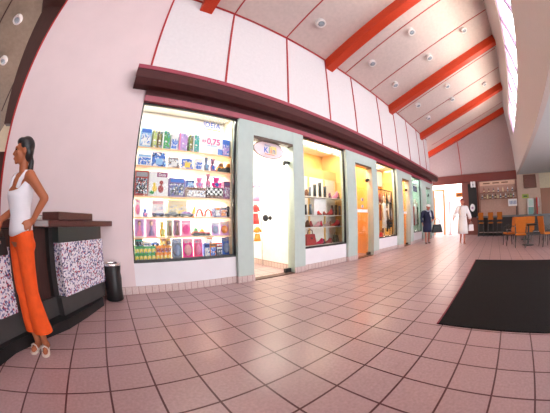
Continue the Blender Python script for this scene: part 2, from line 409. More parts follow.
b0 = [(X,Y,roof(X,Y)-.3) for X,Y in ((-8.3,W+.42),(-5.2,W+.42),(-5.2,9.3),(-8.3,9.3))]
struct(MB().hexa(b0, [(p[0],p[1],p[2]+.32) for p in b0]).build('trim_6', wood('dark_post_wood', (.045,.022,.018), (.075,.03,.025), axis=2)))
MB().box(60, 60.3, -14, 30, 0, 14).build('wall_glare_screen', mat('glare_screen_cream', (.74,.70,.69), .8))['kind'] = 'structure'  # added wall beyond the opening, tones down the sky glare there
# dark post and cream wall of the reception wing beyond the wall's end
pw = wood('dark_post_wood', (.045,.022,.018), (.075,.03,.025), axis=2)
MB().hexa([(-7.05,8.9,8.3),(-5.6,8.9,8.3),(-5.6,9.3,8.3),(-7.05,9.3,8.3)], [(-8.25,8.9,18.6),(-5.6,8.9,18.6),(-5.6,9.3,18.6),(-8.25,9.3,18.6)]).build('trim_10', pw)['kind'] = 'structure'
MB().box(-6.2, -5.62, 7.5, 7.75, 0, 6.4).build('trim_11', pw)['kind'] = 'structure'
cw = MB().prism([(-10.2,17.1),(-10.0,17.3),(-20.2,27.9),(-20.4,27.7)], 0, 13.2)
cw.build('wall_reception', CREAM)['kind'] = 'structure'
cw = MB().prism([(-10.2,17.1),(-10.0,17.3),(-5.3,10.4),(-5.5,10.2)], 0, 8.3)
cw.build('wall_reception_side', CREAM)['kind'] = 'structure'

SIDEW = mat('side_wall_tan', (.55,.45,.40), .8)
struct(MB().box(-34.4, 6, -26.4, -26, 0, 10.8).build('wall_side', SIDEW))
struct(MB().box(27, XF, -26.4, -26, 0, 10.8).build('wall_side_bar', SIDEW))
struct(MB().box(-34, XF, -26.4, CY-.55, 10.8, 10.9).build('trim_bounce_slab', mat('bounce_slab_white', (.82,.80,.76), .8)))  # unseen white slab added to bounce sun through the clerestory onto the ceiling
struct(MB().box(-34.4, -34, -26, 30, 0, 36).build('wall_entry', mat('side_wall_tan', (.55,.45,.40), .8)))
# ------------------------------------------------------------------ lights of the place
def area(name, loc, rot, sx, sy, e, c=(1,1,1)):
    l = bpy.data.lights.new(name, 'AREA'); l.shape = 'RECTANGLE'; l.size = sx*T; l.size_y = sy*T; l.energy = e; l.color = c
    o = bpy.data.objects.new(name, l); COL.objects.link(o); o.location = Vector(loc)*T; o.rotation_euler = rot
    return o
def portal(name, loc, rot, sx, sy):
    o = area(name, loc, rot, sx, sy, 1); o.data.cycles.is_portal = True
portal('clerestory_portal', (16.4, CY-.6, 17.5), (-PI/2,0,0), 53.6, 3.6)
portal('opening_portal', (XF+1.2, 8, 4.8), (0,PI/2,0), 9.6, 12)
portal('side_portal', (16.5, -26.2, 5.2), (-PI/2,0,0), 21, 10.4)
sun = bpy.data.lights.new('sun', 'SUN'); sun.energy = SUN; sun.angle = .01; sun.color = (1,.86,.68)
so = bpy.data.objects.new('sun', sun); COL.objects.link(so); so.rotation_euler = Vector((.66,-.0,-.75)).to_track_quat('-Z','Y').to_euler()
for z, e in ((9.15, 5), (6.78, 4), (5.85, 5), (4.40, 4), (3.41, 4), (2.44, 4)):
    area('toy_shelf_light', (4.2, 8.3 if z < 9 else 7.7, z), (.25 if z < 9 else 0,0,0), 5.0, .1, e*LSHOP, (1,.95,.86))
area('kids_shop_light', (9.3, 9.4, 9.2), (0,0,0), 3.6, 3, 34*LSHOP, (1,.95,.86))
area('shoe_shop_light', (14.6, 8.3, 9.2), (0,0,0), 5, 1.2, 30*LSHOP, (1,.88,.66))
area('amber_shop_light', (19.6, 8.5, 9.2), (0,0,0), 3, 1.2, 20*LSHOP, (1,.85,.6))
area('clothes_shop_light', (24.4, 8.4, 9.2), (0,0,0), 4, 1.2, 22*LSHOP, (1,.85,.6))
area('orange_shop_light', (29.7, 8.5, 9.2), (0,0,0), 3, 1.2, 18*LSHOP, (1,.85,.6))
area('mint_shop_light', (34.4, 8.5, 9.2), (0,0,0), 4, 1.2, 12*LSHOP, (.95,1,.92))
area('sage_shop_light', (40.2, 8.5, 9.2), (0,0,0), 4, 1.2, 6*LSHOP, (.95,1,.92))

wld = bpy.data.worlds.new('daylight'); SC.world = wld; wld.use_nodes = True
bg = wld.node_tree.nodes['Background']; bg.inputs[0].default_value = (.96, .96, 1.0, 1); bg.inputs[1].default_value = WORLD

# ------------------------------------------------------------------ camera: a fisheye lens fitted to the floor grid
def camera():
    c = bpy.data.cameras.new('camera'); o = bpy.data.objects.new('camera', c); COL.objects.link(o)
    c.type = 'PANO'; c.panorama_type = 'FISHEYE_LENS_POLYNOMIAL'
    c.sensor_fit = 'HORIZONTAL'; c.sensor_width = 36.0; c.sensor_height = 36*413/550; c.fisheye_fov = 3.4
    c.fisheye_polynomial_k0 = 0
    for i, v in enumerate((.06231140046, -.00010446657, 1.875959760e-05, -4.456310034e-07)): setattr(c, 'fisheye_polynomial_k%d' % (i+1), -v)
    R = [[.7676857327, -.6406765993, -.0138604049], [-.0110480298, -.0348577584, .9993312152], [.6407312672, .7670191860, .0338380179]]
    M = Matrix((R[0], R[1], [-v for v in R[2]])).transposed().to_4x4()
    M.translation = Vector((.228780957, -1.4506053115, 1.0747297962))
    o.matrix_world = M; c.shift_x = -.01543; c.shift_y = .0166; c.clip_start = .01
    SC.camera = o
camera()
SC.view_settings.view_transform = 'Standard'; SC.view_settings.look = 'None'; SC.view_settings.gamma = 1
SC.view_settings.use_curve_mapping = False; SC.view_settings.exposure = EXPO

# ================================================================== things
PAL = dict(lblue=(.42,.66,.88), white=(.88,.88,.90), blue=(.10,.28,.75), lime=(.62,.72,.30), cream=(.90,.84,.62), olive=(.40,.38,.16), tan=(.66,.52,.32),
  brown=(.28,.13,.07), green=(.12,.50,.18), green2=(.18,.56,.26), teal=(.10,.52,.50), lilac=(.66,.46,.80), pink=(.90,.40,.62), navy=(.05,.08,.30), grey=(.42,.42,.46),
  yellow=(.92,.74,.16), greyblue=(.40,.48,.66), mauve=(.58,.38,.56), orange=(.92,.40,.06), orange2=(.88,.46,.10), black=(.03,.03,.04), dred=(.48,.06,.06), red=(.80,.08,.08),
  violet=(.28,.20,.46), taupe=(.50,.38,.38), magenta=(.86,.10,.46), plum=(.40,.10,.28), rose=(.86,.55,.60), slate=(.22,.26,.34), pinklilac=(.80,.46,.74), greengrey=(.46,.56,.44),
  crimson=(.66,.05,.14), crimsonpink=(.84,.14,.36), dgreen=(.05,.20,.10))
PAL = {k: tuple(x*(.95 if k in ('white', 'black') else .50+.50*x) for x in v) for k, v in PAL.items()}
def pm(n, r=.45): return mat('paint_'+n, PAL[n], r, var=.05, scale=30)
def printed(cols, sc=26):
    cols = cols if len(cols) > 1 else cols*2
    return chips('print_'+'_'.join(cols)+str(sc), [PAL[c] for c in (cols[0], cols[1], cols[0], 'greyblue', cols[-1], cols[0], 'white')], sc*1.5, .4)

def checker(name, s):
    m, nt, b = new_mat(name); tc = nt.nodes.new('ShaderNodeTexCoord'); c = nt.nodes.new('ShaderNodeTexChecker'); c.inputs['Scale'].default_value = s
    c.inputs['Color1'].default_value = (.02,.02,.02,1); c.inputs['Color2'].default_value = (.85,.85,.85,1)
    nt.links.new(tc.outputs['Object'], c.inputs['Vector']); nt.links.new(c.outputs['Color'], b.inputs['Base Color']); return m
CHECK = checker('check_print', 22)
# shelving of the toy window
sh = thing('display_shelving', 'white display shelving with wooden shelf edges filling the toy shop window', 'shelving', (4.2, 8.2, 1.43))
MB().box(1.5, 6.95, 8.6, 8.7, 1.45, 9.2).build('back_board', SHOPW, sh)
EDGE = wood('shelf_edge_wood', (.85,.55,.30), (.90,.62,.38), axis=0)
for z in (6.9, 5.97, 4.52, 3.53, 2.56):
    MB().box(1.52, 6.9, 7.5, 8.6, z-.07, z-.002).build('shelf', EDGE, sh)
MB().box(1.52, 6.9, 7.3, 8.6, 1.34, 1.448).build('bottom_shelf', EDGE, sh)

TOYS = [
    ('box', 'gift_box', 'box', 'pale blue box at the plain wall end of the top toy shelf', 1.75, 2.33, 6.9, 7.9, 'lblue white blue'),
    ('book', 'picture_book', 'book', 'yellow green patterned book beside the pale blue box', 2.39, 2.63, 6.9, 7.85, 'lime cream olive'),
    ('book', 'picture_book', 'book', 'olive brown slim book, between yellow green book and green teal one', 2.67, 2.87, 6.9, 7.82, 'olive tan brown'),
    ('book', 'picture_book', 'book', 'green and teal book with a white spine on the top toy shelf', 2.92, 3.33, 6.9, 7.87, 'green teal white'),
    ('box', 'toy_box', 'box', 'white box with blue side, just before the lilac book', 3.39, 3.79, 6.9, 7.76, 'white blue white'),
    ('book', 'picture_book', 'book', 'plain lilac book on the top toy shelf', 3.83, 4.3, 6.9, 7.88, 'lilac lilac pink'),
    ('book', 'picture_book', 'book', 'tan and green slim book just past the lilac book', 4.4, 4.6, 6.9, 7.83, 'olive tan green'),
    ('book', 'picture_book', 'book', 'teal green book just before the price card', 4.63, 4.99, 6.9, 7.88, 'teal green white'),
    ('box', 'toy_box', 'box', 'blue violet box just past the price card', 6.34, 6.84, 6.9, 7.87, 'blue lilac blue'),
    ('box', 'toy_box', 'box', 'white and blue low box at the plain wall end of the second shelf', 1.72, 2.44, 5.97, 6.55, 'white blue lblue'),
    ('bag', 'toy_bag', 'bag', 'bright blue bag with a notched top on the second shelf', 2.48, 3.28, 5.97, 6.8, 'blue lblue navy'),
    ('bag', 'toy_bag', 'bag', 'grey and brown patterned bag just past the blue bag', 3.35, 4.01, 5.97, 6.59, 'grey white brown'),
    ('bag', 'toy_bag', 'bag', 'blue bag with one yellow side on the second shelf', 4.08, 4.74, 5.97, 6.61, 'blue yellow lilac'),
    ('box', 'toy_box', 'box', 'white box with blue spots on the second shelf', 4.8, 5.26, 5.97, 6.56, 'white blue white'),
    ('plush', 'plush_toy', 'soft toy', 'tall grey blue soft toy on the second shelf', 5.33, 5.68, 5.97, 6.78, 'greyblue lblue'),
    ('plush', 'plush_toy', 'soft toy', 'mauve soft toy just past the tall grey blue one', 5.7, 6.08, 5.97, 6.72, 'mauve blue'),
    ('car', 'toy_car', 'toy', 'orange toy vehicle near the door end of the second shelf', 6.16, 6.56, 5.97, 6.49, 'orange brown'),
    ('car', 'toy_car', 'toy', 'black and orange toy vehicle at the door end of the second shelf', 6.64, 6.99, 5.97, 6.51, 'black orange'),
    ('box', 'game_box', 'box', 'tall dark red and black box at the plain wall end of the third shelf', 1.68, 2.36, 4.52, 5.72, 'dred black grey'),
    ('dolly', 'picture_box', 'box', 'white box showing yellow and red characters under a plum title', 2.4, 3.4, 4.52, 5.72, 'white'),
    ('box', 'game_box', 'box', 'dark violet box with yellow header on the third shelf', 3.46, 4.3, 4.52, 5.47, 'violet black blue'),
    ('box', 'toy_box', 'box', 'wide mauve brown box with stripes on the third shelf', 4.4, 5.47, 4.52, 5.05, 'taupe white brown'),
    ('check', 'checkered_box', 'box', 'black and white checkered box on the third shelf', 5.5, 6.49, 4.52, 5.1, 'black white'),
    ('box', 'toy_box', 'box', 'small vivid blue box on top of the striped mauve brown box', 4.41, 4.84, 5.05, 5.41, 'blue lblue navy'),
    ('plush', 'plush_toy', 'soft toy', 'pink soft toy sitting on the striped mauve brown box', 4.88, 5.41, 5.05, 5.64, 'pink lilac'),
    ('plush', 'plush_toy', 'soft toy', 'grey and magenta soft toy, the one nearer the plain wall, on the checkered box', 5.48, 5.79, 5.1, 5.86, 'mauve pink'),
    ('plush', 'plush_toy', 'soft toy', 'magenta soft toy with blue belly, the one nearer the door, on the checkered box', 5.82, 6.43, 5.1, 5.71, 'magenta blue'),
    ('box', 'doll_box', 'box', 'plum coloured tall box at the door end of the third shelf', 6.54, 7.0, 4.52, 5.49, 'plum mauve violet'),
    ('blister', 'blister_pack', 'toy pack', 'white pack with a pink flower at the plain wall end of the fourth shelf', 1.74, 2.03, 3.53, 4.36, 'white pink'),
    ('plush', 'plush_toy', 'soft toy', 'tiny blue and pink figure on the fourth shelf', 2.1, 2.42, 3.53, 3.94, 'blue pink'),
    ('box', 'toy_box', 'box', 'white box with faint red print behind the first dark toy cars', 2.65, 3.32, 3.53, 4.37, 'white white rose'),
    ('box', 'toy_box', 'box', 'pale yellow wide box standing on the fourth shelf', 3.54, 4.57, 3.53, 4.4, 'cream yellow cream'),
    ('banana', 'toy_banana', 'toy', 'yellow crescent shaped toy on the fourth shelf', 4.84, 5.05, 3.53, 4.38, 'yellow'),
    ('car', 'toy_car', 'toy', 'dark toy car, first from the plain wall in the low row on the fourth shelf', 2.63, 3.24, 3.53, 3.82, 'navy white'),
    ('car', 'toy_car', 'toy', 'dark toy car, second in the low row on the fourth shelf', 3.32, 4.0, 3.53, 3.81, 'black grey'),
    ('car', 'toy_car', 'toy', 'dark toy car, third in the low row on the fourth shelf', 4.06, 4.82, 3.53, 3.81, 'slate lilac'),
    ('arch', 'toy_arch', 'toy', 'red toy arch, the one nearer the plain wall on the fourth shelf', 4.95, 5.37, 3.53, 3.97, 'red white'),
    ('arch', 'toy_arch', 'toy', 'red toy arch, the one nearer the door on the fourth shelf', 5.43, 5.88, 3.53, 3.98, 'red white'),
    ('box', 'toy_box', 'box', 'dark blue and white box near the door end of the fourth shelf', 6.02, 6.33, 3.53, 4.05, 'navy white orange'),
    ('box', 'toy_box', 'box', 'mauve and orange box just before the black toy on the fourth shelf', 6.36, 6.72, 3.53, 4.08, 'mauve orange black'),
    ('plush', 'toy_robot', 'toy', 'black toy figure at the door end of the fourth shelf', 6.75, 7.04, 3.53, 4.17, 'black slate'),
    ('doll', 'doll_box', 'doll pack', 'pink and purple doll pack at the plain wall end of the fifth shelf', 1.73, 2.23, 2.56, 3.43, 'lilac pink white'),
    ('doll', 'doll_box', 'doll pack', 'pink and purple doll pack, second on the fifth shelf', 2.32, 2.85, 2.56, 3.43, 'pinklilac violet pink'),
    ('plush', 'plush_toy', 'soft toy', 'yellow doll with green base on the fifth shelf', 2.97, 3.3, 2.56, 3.33, 'yellow lime'),
    ('doll', 'doll_box', 'doll pack', 'grey green doll pack on the fifth shelf', 3.4, 3.72, 2.56, 3.39, 'greengrey brown cream'),
    ('doll', 'doll_box', 'doll pack', 'mauve brown doll pack just past the grey green one', 3.76, 4.13, 2.56, 3.39, 'mauve brown pink'),
    ('blister', 'blister_pack', 'toy pack', 'hot pink pack with a round bubble on the fifth shelf', 4.17, 4.7, 2.56, 3.36, 'pink magenta'),
    ('car', 'toy_car', 'toy', 'small red and green toy car on the fifth shelf', 4.78, 5.08, 2.56, 2.98, 'red green'),
    ('car', 'toy_car', 'toy', 'small red toy car, middle of three on the fifth shelf', 5.14, 5.42, 2.56, 2.92, 'red yellow'),
    ('car', 'toy_car', 'toy', 'small crimson toy car, the third of three from the plain wall on the fifth shelf', 5.45, 5.74, 2.56, 2.86, 'crimson white'),
    ('blister', 'blister_pack', 'toy pack', 'lavender pack with a grey blue disc on the fifth shelf', 5.86, 6.33, 2.56, 3.28, 'lilac greyblue'),
    ('blister', 'blister_pack', 'toy pack', 'mauve pack with an orange toy at the door end of the fifth shelf', 6.37, 6.93, 2.56, 3.3, 'pinklilac orange'),
    ('blister', 'blister_pack', 'toy pack', 'grey blue pack just past the orange boxes on the bottom shelf', 3.63, 4.19, 1.45, 2.45, 'slate greyblue'),
    ('blister', 'blister_pack', 'toy pack', 'magenta pack, the one nearer the plain wall on the bottom shelf', 4.22, 4.78, 1.45, 2.43, 'magenta rose'),
    ('blister', 'blister_pack', 'toy pack', 'magenta pack, the one nearer the door on the bottom shelf', 4.82, 5.31, 1.45, 2.41, 'crimsonpink pink'),
    ('box', 'toy_box', 'box', 'blue box just past the magenta packs on the bottom shelf', 5.37, 5.67, 1.45, 2.16, 'blue white navy'),
    ('box', 'toy_box', 'box', 'orange and blue box on the bottom shelf', 5.69, 6.03, 1.45, 2.17, 'orange blue brown'),
    ('box', 'toy_box', 'box', 'dark navy low box on the bottom shelf', 6.05, 6.41, 1.45, 1.97, 'navy slate white'),
    ('box', 'snack_card', 'card', 'white card standing on the blue box at the bottom shelf', 5.51, 5.87, 2.16, 2.51, 'white white orange'),
    ('box', 'toy_box', 'box', 'small red and white box on top of the dark navy low box', 6.07, 6.41, 1.97, 2.16, 'red white red'),
    ('blister', 'blister_pack', 'toy pack', 'tall blue pack at the door end of the bottom shelf', 6.46, 6.99, 1.45, 2.43, 'blue greyblue'),
    ('box', 'green_box', 'box', 'green box, first from the plain wall in the lower row of bottom shelf stack', 1.68, 1.87, 1.45, 1.795, 'green yellow green'),
    ('box', 'green_box', 'box', 'green box, second from the plain wall in the lower row of bottom shelf stack', 1.89, 2.09, 1.45, 1.795, 'green yellow green'),
    ('box', 'green_box', 'box', 'green box, third from the plain wall in the lower row of bottom shelf stack', 2.1, 2.3, 1.45, 1.795, 'green yellow green'),
    ('box', 'green_box', 'box', 'green box, fourth from the plain wall in the lower row of bottom shelf stack', 2.31, 2.51, 1.45, 1.795, 'green yellow green'),
    ('box', 'green_box', 'box', 'green box, fifth from the plain wall in the lower row of bottom shelf stack', 2.53, 2.72, 1.45, 1.795, 'green yellow green'),
    ('box', 'green_box', 'box', 'green box, first from the plain wall in the upper row of bottom shelf stack', 1.7, 1.9, 1.795, 2.135, 'green2 yellow green'),
    ('box', 'green_box', 'box', 'green box, second from the plain wall in the upper row of bottom shelf stack', 1.91, 2.11, 1.795, 2.135, 'green2 yellow green'),
    ('box', 'green_box', 'box', 'green box, third from the plain wall in the upper row of bottom shelf stack', 2.12, 2.32, 1.795, 2.135, 'green2 yellow green'),
    ('box', 'green_box', 'box', 'green box, fourth from the plain wall in the upper row of bottom shelf stack', 2.33, 2.53, 1.795, 2.135, 'green2 yellow green'),
    ('box', 'green_box', 'box', 'green box, fifth from the plain wall in the upper row of bottom shelf stack', 2.55, 2.74, 1.795, 2.135, 'green2 yellow green'),
    ('box', 'orange_box', 'box', 'orange box, first from the plain wall in the lower row of bottom shelf stack', 2.76, 2.95, 1.45, 1.795, 'orange yellow orange'),
    ('box', 'orange_box', 'box', 'orange box, second from the plain wall in the lower row of bottom shelf stack', 2.96, 3.15, 1.45, 1.795, 'orange yellow orange'),
    ('box', 'orange_box', 'box', 'orange box, third from the plain wall in the lower row of bottom shelf stack', 3.16, 3.35, 1.45, 1.795, 'orange yellow orange'),
    ('box', 'orange_box', 'box', 'orange box, fourth from the plain wall in the lower row of bottom shelf stack', 3.36, 3.55, 1.45, 1.795, 'orange yellow orange'),
    ('box', 'orange_box', 'box', 'orange box, first from the plain wall in the upper row of bottom shelf stack', 2.78, 2.97, 1.795, 2.135, 'orange2 dred orange'),
    ('box', 'orange_box', 'box', 'orange box, second from the plain wall in the upper row of bottom shelf stack', 2.98, 3.17, 1.795, 2.135, 'orange2 dred orange'),
    ('box', 'orange_box', 'box', 'orange box, third from the plain wall in the upper row of bottom shelf stack', 3.18, 3.37, 1.795, 2.135, 'orange2 dred orange'),
    ('box', 'orange_box', 'box', 'orange box, fourth from the plain wall in the upper row of bottom shelf stack', 3.38, 3.57, 1.795, 2.135, 'orange2 dred orange'),
    ('box', 'toy_box', 'box', 'dark green box on top of the stacked green boxes', 1.73, 2.11, 2.135, 2.47, 'dgreen black teal'),
    ('box', 'toy_box', 'box', 'white box with dark lettering on top of the green boxes', 2.14, 2.53, 2.135, 2.34, 'white slate white'),
    ('car', 'toy_car', 'toy', 'bright blue toy car on top of the green boxes', 2.56, 2.94, 2.135, 2.38, 'blue white'),
    ('box', 'orange_box', 'box', 'tall orange box, the one nearer the plain wall on top of the orange stack', 3.05, 3.28, 2.135, 2.49, 'orange yellow brown'),
    ('box', 'orange_box', 'box', 'tall orange box, the one nearer the door on top of the orange stack', 3.32, 3.56, 2.135, 2.49, 'orange2 brown yellow'),
]
ZGROUP = {6.9: 'toys on the top window shelf', 5.97: 'toys on the second window shelf', 4.52: 'toys on the third window shelf', 3.53: 'toys on the fourth window shelf', 2.56: 'toys on the fifth window shelf', 1.45: 'toys on the bottom window shelf'}
def toy(kind, name, cat, label, x0, x1, z0, z1, cols):
    cols = cols.split(); c0 = cols[0]; c1 = cols[1] if len(cols) > 1 else c0; c2 = cols[-1]
    grp = next(g for z, g in ZGROUP.items() if z0 >= z-.01)
    w = x1-x0; h = z1-z0; xm = (x0+x1)/2; y = 7.6; dp = {'book': .9, 'box': .55, 'dolly': .4, 'check': .55, 'blister': .3, 'bag': .45, 'doll': .32}.get(kind, .4)
    t = thing(name, label, cat, (xm, y+dp/2, z0+.003), grp); z0 += .003; z1 = min(z1, next(c for c in (2.475, 3.44, 4.43, 5.88, 6.81, 9.0) if c > z0)); h = z1-z0; y += .42 if ('behind the first dark' in label or 'wide box standing' in label) else 0
    if kind in ('box', 'check', 'dolly'):
        MB().box(x0, x1, y, y+dp, z0, z1).build('carton', pm(c0), t, bevel=.004)
        i = min(w, h)*.07
        if kind == 'box':
            MB().box(x0+i, x1-i, y-.012, y, z0+h*.08, z1-h*.30).build('front_print', printed([c1, c2, c0], 38), t)
            MB().box(x0+i, x1-i, y-.012, y, z1-h*.24, z1-h*.06).build('title_band', pm(c2), t)
        elif kind == 'check':
            MB().box(x0+.02, x1-.02, y-.012, y, z0+h*.3, z1-h*.1).build('front_print', CHECK if True else tiles('checks', PAL['black'], PAL['black'], (.85,.85,.85), .045, .012, .4, 'xz'), t)
            MB().box(x0+.02, x1-.02, y-.012, y, z0+.02, z0+h*.26).build('title_band', pm('brown'), t)
        else:
            MB().box(x0+w*.40, x1-w*.05, y-.012, y, z1-h*.22, z1-h*.03).build('title_band', pm('plum'), t)
            text('title_lettering', 'Doly', h*.17, pm('white'), (x0+w*.67, y-.016, z1-h*.13), (PI/2,0,0), t, .001)
            b = MB(); b.ell((x0+w*.62, y-.02, z0+h*.30), w*.14, .02, h*.16).ell((x0+w*.64, y-.02, z0+h*.55), w*.10, .02, h*.09); b.build('printed_bear', pm('dred'), t, smooth=True)
            b = MB(); b.ell((x0+w*.30, y-.02, z0+h*.30), w*.12, .02, h*.13).ell((x0+w*.28, y-.02, z0+h*.47), w*.08, .02, h*.07); b.build('printed_duck', pm('yellow'), t, smooth=True)
            MB().ell((x0+w*.16, y-.02, z0+h*.14), w*.12, .02, h*.07).build('printed_leaves', pm('green'), t, smooth=True)
    elif kind == 'book':
        MB().box(x0, x1, y, y+dp, z0, z1).build('cover', printed([c0, c1, c0], 24), t, bevel=.003)
        MB().box(x0, x0+w*.18, y-.01, y, z0, z1).build('spine_band', pm(c2), t)
        MB().box(x0+w*.1, x1-w*.1, y+.05, y+dp-.02, z1-.005, z1+.012).build('pages', pm('cream'), t)
    elif kind == 'bag':
        b = MB(); b.hexa([(x0+w*.03,y,z0),(x1-w*.03,y,z0),(x1-w*.03,y+dp,z0),(x0+w*.03,y+dp,z0)], [(x0,y+.08,z1-h*.1),(x1-w*.12,y+.08,z1-h*.1),(x1-w*.12,y+dp-.1,z1-h*.1),(x0,y+dp-.1,z1-h*.1)])
        b.build('bag_body', printed([c0, c1, c2], 22), t, bevel=.008)
        MB().path([(xm-w*.22, y+dp/2, z1-h*.12), (xm-w*.2, y+dp/2, z1-.05), (xm+w*.12, y+dp/2, z1-.05), (xm+w*.14, y+dp/2, z1-h*.12)], .03).build('handle', pm(c2), t, smooth=True)
        MB().box(xm-w*.25, xm+w*.2, y+.0, y+.05, z0+h*.12, z0+h*.5).build('pocket', pm(c1), t, bevel=.004)
    elif kind == 'blister':
        MB().box(x0, x1, y+.18, y+.2, z0, z1).build('backing_card', pm(c0), t)
        MB().box(x0, x1, y+.06, y+.2, z0, z0+h*.06).build('card_foot', pm(c0), t)
        MB().ell((xm, y+.17, z0+h*.42), w*.36, .16, h*.30).build('bubble_toy', pm(c1, .2), t, smooth=True)
        MB().box(x0+w*.08, x1-w*.08, y+.165, y+.18, z1-h*.22, z1-h*.05).build('title_band', printed([c1, 'white', c0], 40), t)
    elif kind == 'doll':
        MB().box(x0, x1, y+.22, y+dp, z0, z1).build('backing_card', pm(c0), t)
        MB().box(x0, x1, y, y+.24, z0, z0+h*.07).build('card_foot', pm(c2), t)
        b = MB(); b.lathe((xm, y+.12, z0+h*.07), [(w*.30,0),(w*.26,h*.14),(w*.1,h*.38),(w*.14,h*.5),(w*.06,h*.58)], 12, 1, min(1, .1/(w*.3)))
        b.build('doll_dress', pm(c1), t, smooth=True)
        MB().ell((xm, y+.12, z0+h*.74), w*.13, .07, h*.11).build('doll_head', mat('doll_skin', (.86,.60,.50), .5), t, smooth=True)
        MB().ell((xm, y+.16, z0+h*.77), w*.17, .06, h*.14).build('doll_hair', pm('brown' if c2 != 'brown' else 'yellow'), t, smooth=True)
    elif kind == 'plush':
        MB().ell((xm, y+.18, z0+h*.30), w*.36, .17, h*.30).build('plush_body', pm(c0, .9), t, smooth=True)
        MB().ell((xm, y+.05, z0+h*.28), w*.2, .06, h*.18).build('belly_patch', pm(c1, .9), t, smooth=True)
        MB().ell((xm, y+.16, z0+h*.74), w*.30, .15, h*.22).build('plush_head', pm(c0, .9), t, smooth=True)
        for s in (-1, 1):
            MB().ell((xm+s*w*.24, y+.17, z0+h*.92), w*.11, .06, h*.08).build('ear', pm(c1, .9), t, smooth=True)
            MB().ell((xm+s*w*.34, y+.08, z0+h*.36), w*.12, .09, h*.14).build('arm', pm(c0, .9), t, smooth=True)
            MB().ell((xm+s*w*.22, y+.04, z0+h*.10), w*.16, .1, h*.10).build('leg', pm(c0, .9), t, smooth=True)
    elif kind == 'car':
        b = MB(); b.box(x0, x1, y, y+.3, z0+h*.22, z0+h*.6)
        b.build('car_body', pm(c0, .25), t, bevel=.006)
        b = MB(); b.hexa([(x0+w*.18,y+.02,z0+h*.6),(x1-w*.12,y+.02,z0+h*.6),(x1-w*.12,y+.28,z0+h*.6),(x0+w*.18,y+.28,z0+h*.6)], [(x0+w*.32,y+.05,z1),(x1-w*.25,y+.05,z1),(x1-w*.25,y+.25,z1),(x0+w*.32,y+.25,z1)])
        b.build('car_cabin', pm(c1, .25), t)
        r = h*.24
        for xx in (x0+w*.22, x1-w*.22):
            for yy in (y-.01, y+.25): MB().tube((xx, yy, z0+r), (xx, yy+.06, z0+r), r, n=12).build('wheel', BLACK, t)
    elif kind == 'banana':
        P = [(x0+w*k/8, y+.1, z1-h*.35*(1-(k/4-1)**2)-h*.1+ (0 if k < 4 else .0)) for k in range(9)]
        P = [(x0+w*.9*k/8, y+.36, z0+h*.12+(h*.7)*((k/8)**1.6)) for k in range(9)]
        MB().path(P, [.02,.06,.09,.1,.1,.09,.07,.05,.02]).build('crescent', pm('yellow'), t, smooth=True)
        MB().tube((x0+w*.2, y+.36, z0), (x0+w*.2, y+.36, z0+h*.2), .06).build('stand_peg', pm('orange'), t)
    elif kind == 'arch':
        P = [(xm-w*.42*math.cos(PI*k/10), y+.1, z0+.03+(h-.07)*math.sin(PI*k/10)) for k in range(11)]
        MB().path(P, .05).build('arch_bar', pm('red'), t, smooth=True)
        MB().box(x0, x1, y+.02, y+.2, z0, z0+.05).build('arch_base', pm(c1), t)
for a in TOYS: toy(*a)

# price card and the lettered sign above it
pc = thing('price_card', 'white price card with magenta figures on the top toy shelf', 'sign', (5.66, 7.5, 6.9))
MB().box(5.03, 6.31, 7.46, 7.49, 7.22, 7.84).build('card', mat('card_white', (.93,.92,.95), .5), pc)
MB().box(5.6, 5.72, 7.49, 7.55, 6.9, 7.5).build('card_stand', mat('card_white', (.93,.92,.95), .5), pc)
text('price_lettering', '0,75', .46, pm('magenta'), (5.76, 7.455, 7.56), (PI/2,0,0), pc, .001, 1.0); text('price_currency', 'R$', .2, pm('magenta'), (5.2, 7.455, 7.54), (PI/2,0,0), pc, .001, 1.0)
text('small_lettering', 'cada unidade', .11, pm('lblue'), (5.67, 7.455, 7.34), (PI/2,0,0), pc, .001)
sg = thing('lettering_sticker', 'blue and red letters stuck on the glass above the price card', 'sign', (5.45, 7.13, 8.0))
text('sticker_lettering', 'IDEIA', .42, pm('blue'), (5.45, 7.13, 8.37), (PI/2,0,0), sg, .001, 1.0)
MB().box(4.98, 5.95, 7.125, 7.132, 8.10, 8.14).build('underline', pm('orange'), sg)
MB().box(5.2, 5.75, 7.125, 7.132, 7.98, 8.02).build('small_line', pm('lblue'), sg)

# oval shop sign on the first glass door
ov = thing('oval_sign', 'pink oval shop sign hung inside the first glass door', 'sign', (9.32, 7.22, 7.02))
def ellipse_plate(mb, cx, cz, rx, rz, y0, y1, n=40):
    return mb.rings([[(cx+rx*math.cos(2*PI*i/n), y, cz+rz*math.sin(2*PI*i/n)) for i in range(n)] for y in (y0, y1)])
ellipse_plate(MB(), 9.32, 7.6, 1.16, .56, 7.2, 7.235).build('rim', pm('brown'), ov)
ellipse_plate(MB(), 9.32, 7.6, 1.10, .51, 7.185, 7.21).build('plate', mat('sign_pink', (.88,.72,.76), .4), ov)
MB().box(9.3, 9.85, 7.175, 7.186, 7.38, 7.85).build('yellow_patch', mat('sign_yellow', (.90,.72,.25), .4), ov)
for ch, x, c in (('K', 9.06, 'blue'), ('l', 9.30, 'teal'), ('i', 9.44, 'magenta'), ('n', 9.66, 'blue')):
    text('sign_letter', ch, .50, pm(c), (x, 7.172, 7.55), (PI/2,0,0), ov, .001)
text('small_lettering', 'Planeta', .16, pm('greyblue'), (9.18, 7.172, 7.85), (PI/2,0,0), ov, .001)
MB().box(8.98, 9.7, 7.17, 7.176, 7.29, 7.33).build('underline', pm('orange'), ov)

